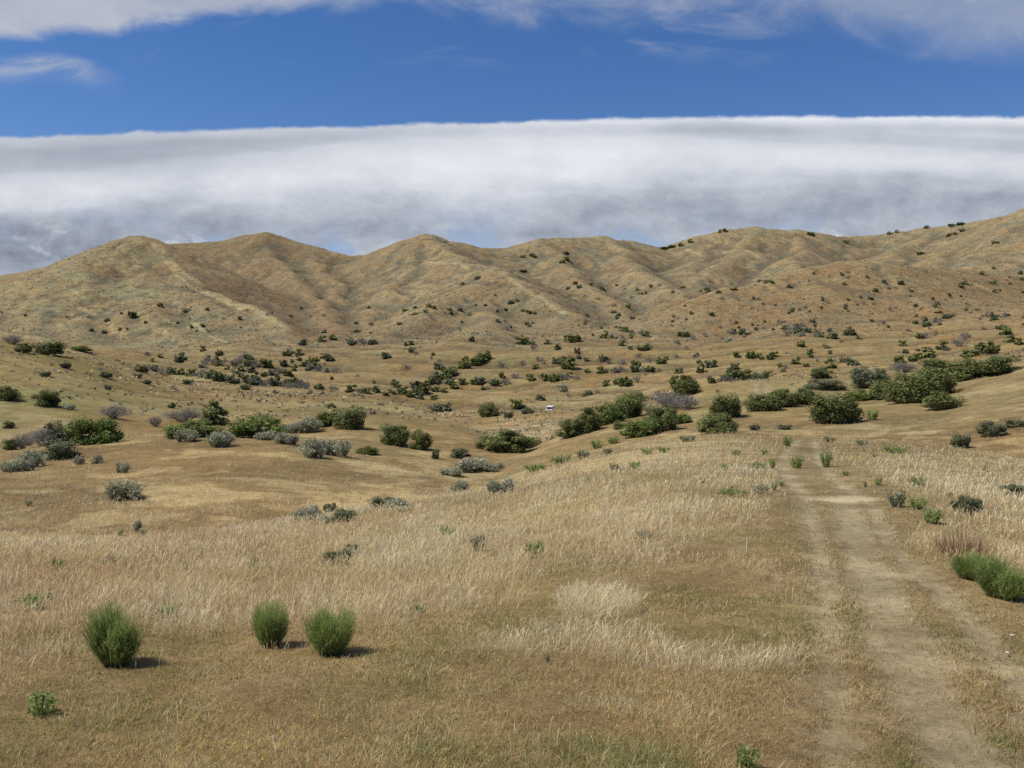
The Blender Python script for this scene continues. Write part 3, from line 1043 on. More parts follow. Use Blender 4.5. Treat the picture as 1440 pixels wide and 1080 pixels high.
def twigs_geo(seed, n, pal, wid=0.012):
    """bare branching shrub: stems that fork twice"""
    rng = np.random.default_rng(seed)
    st, en, ww = [], [], []
    for i in range(n):
        a = rng.uniform(0, 2 * math.pi)
        q = math.sqrt(rng.uniform(0, 1))
        p0 = np.array([math.cos(a) * .08 * q, math.sin(a) * .08 * q, -.02])
        d = np.array([math.cos(a) * q * .75, math.sin(a) * q * .75, 1.0 - .5 * q])
        d /= np.linalg.norm(d)
        p1 = p0 + d * rng.uniform(.28, .45)
        st.append(p0); en.append(p1); ww.append(wid * 1.5)
        for j in range(4):
            e = d + rng.normal(0, .45, 3)
            e /= np.linalg.norm(e)
            e[2] = abs(e[2])
            pb = p0 + (p1 - p0) * rng.uniform(.55, 1)
            p2 = pb + e * rng.uniform(.18, .34)
            st.append(pb); en.append(p2); ww.append(wid)
            for k in range(4):
                g = e + rng.normal(0, .55, 3)
                g /= np.linalg.norm(g)
                pc = pb + (p2 - pb) * rng.uniform(.4, 1)
                st.append(pc); en.append(pc + g * rng.uniform(.08, .2)); ww.append(wid * .7)
    st, en, ww = np.array(st), np.array(en), np.array(ww)
    m = len(st)
    t = en - st
    r = rng.normal(size=(m, 3))
    w = np.cross(t, r)
    w /= np.linalg.norm(w, axis=1, keepdims=True) + 1e-9
    w *= ww[:, None]
    co = np.stack([st - w * .5, st + w * .5, en + w * .25, en - w * .25], 1)
    co[:, :, 2] = np.maximum(co[:, :, 2], -.03)
    f = (np.arange(m) * 4)[:, None] + np.array([[0, 1, 2, 3]])
    pal = np.array(pal)
    col = pal[rng.integers(0, len(pal), m)] * rng.uniform(.75, 1.25, (m, 1))
    return co.reshape(-1, 3), f, np.repeat(col, 4, 0)


M_LEAF = leaf_mat('shrub leaves', 0.25, 0.6, spread=0.14)
M_STEM = leaf_mat('green stems', 0.45, 0.6, spread=0.08)
M_WOOD = flat_mat('weathered shrub wood', (.15, .115, .085), 0.9, noise=.35, scale=14)

JUN = [(.145, .165, .050), (.18, .20, .062), (.11, .13, .042), (.22, .225, .080)]
JUNB = [(.20, .245, .055), (.165, .21, .048), (.12, .16, .040)]
OLV = [(.15, .165, .085), (.12, .14, .068), (.18, .185, .10)]
SAGE = [(.40, .395, .265), (.34, .345, .22), (.47, .455, .325), (.26, .27, .165)]
BARE = [(.30, .275, .235), (.24, .22, .185), (.35, .325, .28), (.20, .185, .15)]
EPH = [(.32, .40, .105), (.27, .345, .09), (.38, .45, .15), (.23, .28, .08), (.40, .37, .17)]
FORB = [(.25, .32, .09), (.31, .36, .13), (.20, .26, .085)]

KIND = {}


def reg(kind, name, cat, variants):
    KIND[kind] = (name, cat, variants)


def fit(co, cut=1.5):
    co = co.copy()
    for ax in (0, 1):
        lo, hi = np.percentile(co[:, ax], [cut, 100 - cut])
        co[:, ax] /= (hi - lo)
    co[:, 2] /= np.percentile(co[:, 2], 99)
    return co


def mk(partname, geo, mat, cut=1.5):
    co, f, col = geo
    co = fit(co, cut)
    return np_mesh(partname, co, f, mat, col)


def mkw(partname, geo):
    return np_mesh(partname, geo[0], geo[1], M_WOOD)


def base_tuft(seed, pal, n=160, leaf=.06, z0=.1, z1=.9, r=.42):
    rng = np.random.default_rng(seed)
    c = np.stack([rng.normal(0, r * .5, n), rng.normal(0, r * .5, n), rng.uniform(z0, z1, n)], 1)
    nr = rng.normal(size=(n, 3))
    nr /= np.linalg.norm(nr, axis=1, keepdims=True)
    co, f = quads_from(c, nr, leaf * rng.uniform(.6, 1.4, n), rng)
    pal = np.array(pal)
    return co, f, np.repeat(pal[rng.integers(0, len(pal), n)] * rng.uniform(.8, 1.2, (n, 1)), 4, 0)


def add_geo(a, b):
    co, f = join([(a[0], a[1]), (b[0], b[1])])
    return co, f, np.concatenate([a[2], b[2]])


def sage_geo(seed, n=1100, pal=SAGE):
    rng = np.random.default_rng(seed)
    parts, cols = [], []
    p = np.array(pal)
    for i in range(8):
        a = rng.uniform(0, 6.28)
        q = math.sqrt(rng.uniform(0, 1)) * .36
        off = np.array([math.cos(a) * q, math.sin(a) * q, 0])
        sc = rng.uniform(.55, 1.0) * (1.05 - q)
        co, f, col, tip, mid = stems_geo(seed * 17 + i, n // 16, .05, .34, .014, pal, .4, .6, .8)
        m = n // 5
        k = rng.integers(0, len(tip), m)
        t = rng.uniform(0.25, 1.0, m)[:, None]
        c = mid[k] * (1 - t) + tip[k] * t + rng.normal(0, .03, (m, 3))
        c[:, 2] = np.maximum(c[:, 2], .03)
        nr = rng.normal(size=(m, 3))
        nr /= np.linalg.norm(nr, axis=1, keepdims=True)
        co2, f2 = quads_from(c, nr, .05 * rng.uniform(.6, 1.4, m), rng, 2.2)
        tone = rng.uniform(.8, 1.2)
        parts += [(co * sc + off, f), (co2 * sc + off, f2)]
        cols += [col * tone, np.repeat(p[rng.integers(0, len(p), m)] * rng.uniform(.8, 1.25, (m, 1)), 4, 0) * tone]
    co, f = join(parts)
    return co, f, np.concatenate(cols)


def forb_geo(seed, n=130, pal=FORB):
    rng = np.random.default_rng(seed)
    co, f, col, tip, mid = stems_geo(seed, n // 2, .22, .5, .03, pal, .15, .6, .25, dome=False)
    k = rng.integers(0, len(tip), n * 2)
    t = rng.uniform(.2, 1, n * 2)[:, None]
    c = mid[k] * (1 - t) + tip[k] * t + rng.normal(0, .03, (n * 2, 3))
    nr = rng.normal(size=(n * 2, 3))
    nr /= np.linalg.norm(nr, axis=1, keepdims=True)
    co2, f2 = quads_from(c, nr, .065 * rng.uniform(.6, 1.4, n * 2), rng, 2.8)
    p = np.array(pal)
    return add_geo((co, f, col), (co2, f2, np.repeat(p[rng.integers(0, len(p), n * 2)] * rng.uniform(.8, 1.2, (n * 2, 1)), 4, 0)))


# variants: list of dict(part name -> mesh)
reg('J', 'juniper_shrub', 'shrub', [{'crown': mk('juniper_crown', crown_geo(100 + i, 9500, .031, 26, JUN), M_LEAF), 'trunk': mkw('juniper_trunk', trunk_geo(200 + i, 6, .32, .6, .03))} for i in range(5)])
reg('T', 'juniper_tree', 'tree', [{'crown': mk('pointed_crown', crown_geo(130 + i, 5200, .042, 16, JUN, pointed=True), M_LEAF), 'trunk': mkw('tree_trunk', trunk_geo(230 + i, 5, .2, .75, .035))} for i in range(2)])
reg('G', 'green_shrub', 'shrub', [{'crown': mk('green_crown', crown_geo(150 + i, 8500, .033, 26, JUNB), M_LEAF), 'trunk': mkw('green_trunk', trunk_geo(250 + i, 6, .36, .5, .025))} for i in range(4)])
reg('O', 'olive_shrub', 'shrub', [{'crown': mk('olive_crown', crown_geo(170 + i, 6500, .032, 20, OLV), M_LEAF), 'trunk': mkw('olive_trunk', trunk_geo(270 + i, 6, .36, .5, .022))} for i in range(3)])
reg('S', 'sagebrush', 'shrub', [{'foliage': mk('sage_foliage', sage_geo(300 + i, 1100), M_LEAF), 'stem': mkw('sage_stem', trunk_geo(330 + i, 7, .3, .4, .02))} for i in range(4)])
reg('B', 'bare_shrub', 'shrub', [{'twigs': mk('bare_twigs', twigs_geo(350 + i, 70, BARE), M_LEAF), 'stem': mkw('bare_stem', trunk_geo(370 + i, 8, .3, .45, .018))} for i in range(3)])
reg('F', 'green_forb', 'plant', [{'foliage': mk('forb_leaves', forb_geo(400 + i), M_STEM)} for i in range(4)])
reg('FS', 'grey_forb', 'plant', [{'foliage': mk('grey_forb_leaves', forb_geo(420 + i, 130, SAGE + OLV), M_STEM)} for i in range(3)])


def eph_geo(seed, n=5200, tufts=24, two=False):
    rng = np.random.default_rng(seed)
    parts, cols = [], []
    for i in range(tufts):
        a = 2 * math.pi * i / tufts + rng.uniform(-.5, .5)
        q = 0.0 if i == 0 else rng.uniform(.45, 1)
        lean = np.array([math.cos(a), math.sin(a)]) * q
        hh = (1 - .25 * q * q) * rng.uniform(.68, 1.04)
        if two:
            left = i < tufts * .55
            lean = lean * .68 + (np.array([-.48, 0]) if left else np.array([.52, 0]))
            hh = hh * (1.0 if left else .80)
        co, f, col, _, _ = stems_geo(seed * 31 + i, n // tufts, .06, .20, .0050, EPH, .10, .6, .5)
        co = co.copy()
        z = np.clip(co[:, 2], 0, None)
        co[:, 2] *= hh
        co[:, 0] += lean[0] * (.07 + .36 * z ** .9)
        co[:, 1] += lean[1] * (.07 + .36 * z ** .9)
        parts.append((co, f))
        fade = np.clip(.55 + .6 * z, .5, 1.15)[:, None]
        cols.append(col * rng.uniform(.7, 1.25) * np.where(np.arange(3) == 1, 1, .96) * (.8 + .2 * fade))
    co, f = join(parts)
    col = np.concatenate(cols)
    # short side twigs soften the outline
    m = 5200
    ends = co.reshape(-1, 6, 3)
    k = rng.integers(0, len(ends), m)
    t = rng.uniform(.15, 1.0, (m, 1))
    p0 = ends[k, 2] * (1 - t) + ends[k, 4] * t
    dr_ = rng.normal(0, .55, (m, 3)) + np.array([0, 0, .75]) + p0 * np.array([.8, .8, 0])
    dr_ /= np.linalg.norm(dr_, axis=1, keepdims=True)
    p1 = p0 + dr_ * rng.uniform(.05, .13, (m, 1))
    wv = np.cross(dr_, rng.normal(size=(m, 3)))
    wv *= .0028 / (np.linalg.norm(wv, axis=1, keepdims=True) + 1e-9)
    c2 = np.stack([p0 - wv, p0 + wv, p1 + wv * .5, p1 - wv * .5], 1)
    f2 = (np.arange(m) * 4)[:, None] + np.array([[0, 1, 2, 3]])
    col2 = np.repeat(col.reshape(-1, 6, 3)[k, 0] * rng.uniform(.85, 1.3, (m, 1)), 4, 0)
    return add_geo((co, f, col), (c2.reshape(-1, 3), f2, col2))


def eph_base(seed, n=320):
    co, f, col, _, _ = stems_geo(seed, n, .20, .34, .012, [(.14, .105, .07), (.34, .27, .16), (.10, .075, .05)], .2, .6, .5)
    co = co.copy()
    co[:, 2] *= np.repeat(np.random.default_rng(seed + 9).uniform(.3, .95, len(co) // 6), 6)
    return co, f, col


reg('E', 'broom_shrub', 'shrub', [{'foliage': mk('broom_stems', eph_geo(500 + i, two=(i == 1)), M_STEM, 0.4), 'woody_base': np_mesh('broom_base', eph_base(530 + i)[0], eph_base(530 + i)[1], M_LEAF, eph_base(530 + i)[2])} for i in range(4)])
reg('D', 'dead_shrub', 'shrub', [{'twigs': mk('dry_stalks', stems_geo(560, 420, .35, .62, .010, [(.36, .23, .12), (.44, .30, .16), (.28, .18, .10), (.40, .31, .19)], .4, .7, .3)[:3], M_LEAF)}])


def far_geo(seed, n, leaf, pal, lobes=6):
    return crown_geo(seed, n, leaf, lobes, pal)


FARV = {'J': [mk('distant_juniper', far_geo(600 + i, 420, .12, JUN, 7), M_LEAF) for i in range(5)],
        'O': [mk('distant_olive_shrub', far_geo(620 + i, 420, .12, OLV, 7), M_LEAF) for i in range(3)],
        'B': [mk('distant_bare_shrub', twigs_geo(640 + i, 16, BARE, .035), M_LEAF) for i in range(3)],
        'S': [mk('distant_sagebrush', far_geo(660 + i, 320, .11, SAGE, 6), M_LEAF) for i in range(3)]}

_count = {}


def plant(kind, px, row, w, h, label, group=None, sink=0.0, simple=None):
    p = cast(px, row)
    if p is None:
        return None
    d = p[1]
    sx = w / F * d
    sz = h / F * d
    name, cat, var = KIND[kind]
    k = _count[kind] = _count.get(kind, 0) + 1
    rot = (k * 2.399) % (2 * math.pi) if (kind, k) != ('E', 1) else 0.15
    gz = float(height(np.array([p[0]]), np.array([d]))[0])
    loc = (p[0], d + sx * 0.1, gz - 0.02 * sz - sink)
    if (simple if simple is not None else (d > 240)):
        fk = {'T': 'J', 'G': 'J', 'E': 'J', 'F': 'O', 'FS': 'S', 'D': 'B'}.get(kind, kind)
        o = link(name, FARV[fk][k % len(FARV[fk])])
    else:
        o = bpy.data.objects.new(name, None)
        COL.objects.link(o)
        o.empty_display_size = 0.2
        v = var[k % len(var)]
        if len(v) == 1:
            bpy.data.objects.remove(o)
            o = link(name, list(v.values())[0])
        else:
            for pn, me in v.items():
                link(pn, me, o)
    o.location = loc
    o.rotation_euler = (0, 0, rot)
    o.scale = (sx, sx * 0.95, sz)
    tag(o, label, cat, group)
    return o


# (kind, px, base row, width px, height px, label, group)
GF = 'small green plants dotted through the dry grass'
GS = 'grey green sagebrush on the left knoll'
GD = 'shrubs scattered over the benches below the hills'
PLANTS = [
    # three broom shrubs and the clump at the right of the track
    ('E', 160, 936, 74, 80, 'largest of three bright green broom shrubs in the near grass, standing apart at left', 'bright green broom shrubs in the near grass'),
    ('E', 379, 910, 52, 60, 'narrow bright green broom shrub, the middle one of three in the near grass', 'bright green broom shrubs in the near grass'),
    ('E', 464, 921, 68, 62, 'round bright green broom shrub with dark shadow at its foot, beside a narrower one', 'bright green broom shrubs in the near grass'),
    ('E', 1368, 815, 52, 34, 'low green broom shrub beside the right rut, touching a bigger bushy clump', 'broom shrubs right of the track'),
    ('E', 1412, 842, 70, 54, 'big green broom clump at the right edge beside the track', 'broom shrubs right of the track'),
    ('D', 1358, 786, 76, 46, 'reddish brown dry stalks standing behind the broom clump right of the track'),
    # left slope
    ('J', 5, 562, 34, 19, 'dark round juniper cut by the left edge on the brown slope'),
    ('J', 64, 571, 32, 22, 'lone round dark juniper on the brown slope at left'),
    ('J', 32, 496, 20, 13, 'smaller dark juniper on the left skyline crest, next to a grey bare shrub'),
    ('J', 66, 498, 35, 18, 'wide dark juniper on the left slope crest below the pointed hill'),
    ('B', 17, 484, 26, 14, 'grey bare shrub on the crest at the left edge'),
    ('J', 114, 494, 26, 8, 'low flat dark shrub on the crest right of the wide juniper'),
    ('O', 91, 518, 14, 9, 'small olive shrub midway down the green tinged slope'),
    ('B', 158, 589, 40, 20, 'wide grey bare shrub alone on the slope above the left knoll'),
    ('S', 95, 576, 15, 9, 'small grey shrub right of the lone round juniper'),
    ('B', 218, 600, 18, 16, 'small grey bare shrub standing between two wider bare ones'),
    ('B', 256, 593, 50, 19, 'long grey bare thicket left of the pointed dark juniper'),
    ('T', 301, 597, 37, 33, 'pointed dark green juniper tree behind the left knoll'),
    ('G', 268, 615, 72, 22, 'wide bright green shrub in front of the pointed juniper'),
    ('G', 360, 614, 70, 28, 'broad bright green shrub with a lumpy top right of the pointed juniper'),
    ('S', 263, 621, 30, 17, 'grey sagebrush in front of the wide bright green shrub', GS),
    ('S', 303, 628, 37, 21, 'grey sagebrush on the knoll crest below the pointed juniper', GS),
    ('G', 132, 624, 60, 35, 'dense green shrub at the right end of the thicket on the left knoll'),
    ('O', 88, 624, 48, 30, 'grey green shrub joined to the left side of the dense green one'),
    ('B', 60, 627, 42, 25, 'grey bare branches in the middle of the left thicket'),
    ('B', 30, 631, 30, 22, 'grey bare shrub at the left end of the thicket'),
    ('J', 13, 633, 19, 15, 'small dark shrub at the left edge beside the grey thicket'),
    ('O', 79, 645, 52, 24, 'olive green low shrub in front of the left thicket'),
    ('S', 50, 656, 31, 24, 'round grey sagebrush just below the olive low shrub', GS),
    ('S', 18, 663, 26, 17, 'grey sagebrush nearest the left edge on the knoll', GS),
    ('S', 38, 662, 18, 15, 'small grey sagebrush touching the one nearest the left edge', GS),
    ('S', 113, 653, 15, 12, 'left one of two small sagebrush right of the olive shrub', GS),
    ('S', 133, 652, 15, 12, 'right one of two small sagebrush right of the olive shrub', GS),
    ('S', 171, 665, 16, 15, 'small sagebrush above the big lone one on the knoll face', GS),
    ('S', 176, 702, 46, 27, 'big lone sagebrush in the middle of the left knoll face', GS),
    ('S', 192, 747, 11, 15, 'upright small sagebrush low on the knoll face by the near grass', GS),
    ('F', 169, 754, 9, 9, 'small green plant on the knoll face', GF),
    ('F', 201, 753, 9, 8, 'small green plant on the knoll face', GF),
    ('FS', 40, 712, 9, 9, 'small grey plant alone on the left part of the knoll face'),
    ('J', 11, 602, 14, 10, 'small dark shrub on the slope above the left thicket'),
    ('J', 241, 574, 10, 8, 'tiny dark shrub high on the slope above the grey bare thicket'),
    ('O', 63, 529, 14, 7, 'small olive shrub on the green tinged slope above the lone juniper'),
    ('O', 148, 531, 16, 8, 'small olive shrub on the pale upper edge of the left slope'),
    ('O', 151, 548, 10, 6, 'tiny olive shrub below the pale upper edge of the left slope'),
    ('O', 193, 532, 12, 7, 'shrub on the rim of the left slope below the hill gully', GD),
    ('O', 206, 540, 12, 6, 'shrub on the rim of the left slope below the hill gully', GD),
    ('O', 263, 541, 14, 7, 'shrub on the rim of the left slope below the hill gully', GD),
    ('O', 345, 548, 14, 8, 'shrub on the rim of the left slope below the hill gully', GD),
    # middle left
    ('J', 489, 602, 40, 28, 'rounded very dark juniper at the right end of a clump on the middle slope'),
    ('G', 458, 600, 28, 20, 'brighter green shrub left of the rounded very dark juniper'),
    ('S', 441, 607, 38, 20, 'grey green shrub at the left end of the middle slope clump'),
    ('J', 466, 574, 12, 7, 'small dark shrub above the rounded very dark juniper'),
    ('S', 408, 609, 23, 15, 'grey sagebrush right of the broad bright green shrub'),
    ('S', 372, 618, 32, 11, 'low grey sagebrush on the knoll crest under the broad bright green shrub'),
    ('S', 404, 624, 34, 15, 'grey sagebrush at the right end of the knoll crest row'),
    ('S', 433, 643, 39, 25, 'left of two big grey sagebrush on the knoll shoulder'),
    ('S', 470, 641, 39, 23, 'right of two big grey sagebrush on the knoll shoulder'),
    ('G', 517, 639, 28, 11, 'low green shrub on the golden slope right of the two big sagebrush'),
    ('J', 553, 625, 40, 27, 'green juniper leaning down the middle slope'),
    ('J', 590, 632, 28, 27, 'round grey green juniper at the foot of the middle slope'),
    ('O', 612, 645, 11, 12, 'small dark shrub by the gully right of the round juniper'),
    ('O', 647, 644, 26, 13, 'olive shrub on the bank of the gully'),
    ('S', 668, 663, 56, 18, 'long grey green sagebrush lying along the gully'),
    ('S', 633, 669, 31, 10, 'low sagebrush on the near bank left of the long one'),
    ('S', 649, 690, 29, 15, 'sagebrush where the gully meets the near field'),
    ('S', 704, 693, 36, 20, 'blue grey sagebrush at the edge of the near field'),
    ('S', 431, 732, 39, 19, 'grey sagebrush at the left end of the gully clump beyond the near grass'),
    ('O', 486, 733, 31, 17, 'greenest shrub of the gully clump beyond the near grass'),
    ('S', 461, 736, 21, 12, 'small sagebrush in the middle of the gully clump'),
    ('O', 464, 719, 19, 11, 'small olive shrub just above the gully clump'),
    ('O', 538, 713, 33, 13, 'olive shrub in the gully right of the clump'),
    ('S', 558, 719, 40, 15, 'grey sagebrush in the gully right of the clump'),
    ('J', 708, 634, 72, 29, 'wide dark juniper mass in the bottom of the gully below the pale bank'),
    ('J', 742, 631, 32, 15, 'low dark juniper at the right end of the gully mass'),
    ('J', 687, 586, 28, 20, 'dark juniper left of the pale bank above the gully'),
    ('J', 729, 574, 23, 13, 'dark juniper left of the white vehicle'),
    ('O', 715, 588, 13, 10, 'small olive shrub on the pale bank'),
    ('O', 742, 582, 18, 8, 'olive shrub on the shoulder of the pale knoll'),
    ('O', 760, 563, 14, 8, 'olive shrub above the white vehicle'),
    # centre right ridge
    ('J', 801, 615, 34, 24, 'lower left juniper of the long row climbing the centre ridge'),
    ('J', 826, 608, 40, 34, 'second juniper of the long row climbing the centre ridge'),
    ('G', 856, 596, 40, 27, 'middle juniper of the long row climbing the centre ridge'),
    ('J', 882, 588, 42, 30, 'tallest juniper of the long row climbing the centre ridge'),
    ('J', 893, 567, 34, 16, 'upper juniper of the long row climbing the centre ridge'),
    ('G', 898, 614, 46, 23, 'bright green juniper in front of the centre ridge row'),
    ('J', 931, 606, 38, 34, 'taller dark juniper beside the bright green one on the centre ridge'),
    ('G', 959, 595, 26, 13, 'low bright green shrub at the right of the taller dark juniper'),
    ('J', 870, 604, 15, 11, 'small dark shrub left of the bright green juniper on the centre ridge'),
    ('B', 942, 577, 42, 27, 'big grey bare shrub below the upright juniper on the ridge'),
    ('B', 968, 576, 32, 22, 'grey bare shrub at the right of the big bare one'),
    ('B', 912, 581, 18, 12, 'small grey bare shrub on the pale ridge top'),
    ('J', 965, 557, 37, 29, 'upright dark juniper behind the grey bare shrubs'),
    ('J', 1021, 586, 40, 31, 'upper juniper of the stacked pair left of the track'),
    ('J', 1011, 610, 52, 28, 'lower wide juniper of the stacked pair left of the track'),
    ('O', 1061, 605, 14, 9, 'small dark shrub in the hollow left of the track'),
    ('J', 1076, 577, 45, 22, 'rounded dark juniper just left of the long low one beyond the track'),
    ('J', 1104, 572, 40, 24, 'left half of the long low juniper clump beyond the track'),
    ('J', 1134, 569, 40, 22, 'right half of the long low juniper clump beyond the track'),
    ('J', 1177, 594, 62, 38, 'biggest dark round juniper right where the track goes over the rise'),
    ('G', 1211, 563, 36, 15, 'low bright green shrub behind the biggest round juniper'),
    ('J', 1249, 561, 42, 26, 'left end of the large juniper grove on the right slope'),
    ('J', 1281, 566, 52, 40, 'middle juniper of the large grove on the right slope'),
    ('J', 1316, 556, 54, 38, 'upper right juniper of the large grove on the right slope'),
    ('J', 1326, 575, 46, 24, 'neat dome shaped juniper alone below the large grove'),
    ('J', 1318, 520, 32, 15, 'small juniper behind the large grove'),
    ('J', 1362, 532, 58, 27, 'left part of the juniper thicket near the right edge'),
    ('J', 1408, 525, 50, 24, 'right part of the juniper thicket near the right edge'),
    ('O', 1227, 544, 54, 26, 'olive green thicket with bare grey tops above the bright green shrub'),
    ('B', 1217, 536, 30, 20, 'grey bare branches over the olive green thicket'),
    ('B', 1272, 524, 40, 15, 'grey bare thicket behind the large grove'),
    ('J', 1156, 532, 27, 15, 'dark juniper on the bench behind the long low clump'),
    ('O', 1162, 547, 50, 13, 'long olive shrub on the bench behind the long low clump'),
    ('F', 1227, 591, 18, 15, 'small upright dark plant on bare slope right of the biggest round juniper'),
    ('O', 1352, 630, 24, 20, 'dark green weed clump on the right slope below the dome shaped juniper'),
    ('O', 1395, 613, 36, 20, 'straggling dark weed clump on the right slope'),
    ('O', 1428, 600, 26, 9, 'low dark weed patch at the right edge'),
    # plants by the far part of the track
    ('O', 1104, 604, 18, 7, 'low olive plant where the track drops out of sight'),
    ('F', 1108, 627, 12, 14, 'green plant on the left verge at the top of the track'),
    ('F', 1121, 658, 17, 18, 'bright green plant growing between the ruts'),
    ('F', 1162, 656, 17, 22, 'tall green plant on the right verge at the bend of the track'),
    ('FS', 1166, 622, 18, 9, 'grey green plant on the right verge at the top of the track'),
    ('F', 1190, 669, 10, 7, 'tiny green plant just right of the bend of the track'),
    ('F', 1086, 658, 9, 14, 'green plant on the left verge at the bend of the track'),
    ('F', 1097, 683, 11, 8, 'small green plant on the left verge below the bend'),
    ('O', 1362, 723, 37, 25, 'dark green bush alone in the grass right of the track'),
    ('FS', 1262, 713, 25, 24, 'pale grey green plant right of the track, left of a darker one'),
    ('F', 1292, 716, 25, 18, 'green plant between the pale grey one and the lone dark bush'),
    ('F', 1311, 736, 27, 22, 'loose green plant nearest the track of the group at right'),
    ('O', 1427, 698, 25, 16, 'dark green plant near the right edge above the lone bush'),
    ('F', 1052, 1084, 34, 36, 'green tuft cut by the bottom edge left of the track'),
    ('F', 42, 858, 46, 24, 'bright green leafy tuft near the left edge above the broom shrub'),
    ('F', 232, 869, 25, 17, 'bright green tuft right of the largest broom shrub'),
    ('F', 58, 1006, 42, 32, 'dark green leafy tuft low at the left edge'),
    ('O', 475, 796, 33, 22, 'dark green low shrub in the pinkish grass above the broom shrubs'),
    ('O', 495, 779, 23, 13, 'smaller dark shrub touching the low one in the pinkish grass'),
    ('F', 752, 784, 26, 24, 'grey green plant in the middle of the tall grass field'),
]
SMALL = [(1212, 627, 18, 9), (1260, 637, 34, 10), (1230, 643, 12, 6), (1217, 685, 6, 9), (1235, 682, 11, 11), (1291, 683, 24, 12), (1387, 663, 7, 9),
         (789, 653, 30, 13), (752, 663, 32, 10), (820, 645, 18, 13), (840, 631, 18, 12), (862, 624, 18, 11), (855, 640, 14, 11), (910, 639, 16, 9), (934, 637, 16, 9), (866, 662, 18, 11), (892, 659, 18, 10),
         (827, 676, 10, 7), (967, 621, 24, 9), (1024, 699, 27, 14), (1045, 701, 16, 12), (1070, 695, 24, 14), (991, 679, 14, 7), (1063, 658, 32, 8), (907, 757, 21, 11),
         (745, 750, 12, 10), (629, 752, 23, 12), (671, 775, 20, 22), (645, 795, 20, 8), (80, 802, 21, 17), (152, 796, 24, 13), (265, 801, 28, 13), (358, 798, 11, 14), (375, 800, 9, 8), (1020, 660, 14, 8), (1035, 640, 14, 8),
         (700, 660, 18, 9), (1090, 690, 10, 10), (1075, 640, 10, 8), (1410, 690, 12, 8), (1335, 700, 10, 8), (590, 860, 14, 9), (770, 930, 7, 12)]
for t in PLANTS:
    plant(*t)
for i, (px, row, w, h) in enumerate(SMALL):
    plant('F' if i % 3 else 'FS', px, row, w, h, 'small green weed half hidden among the dry grass of the near field', GF)

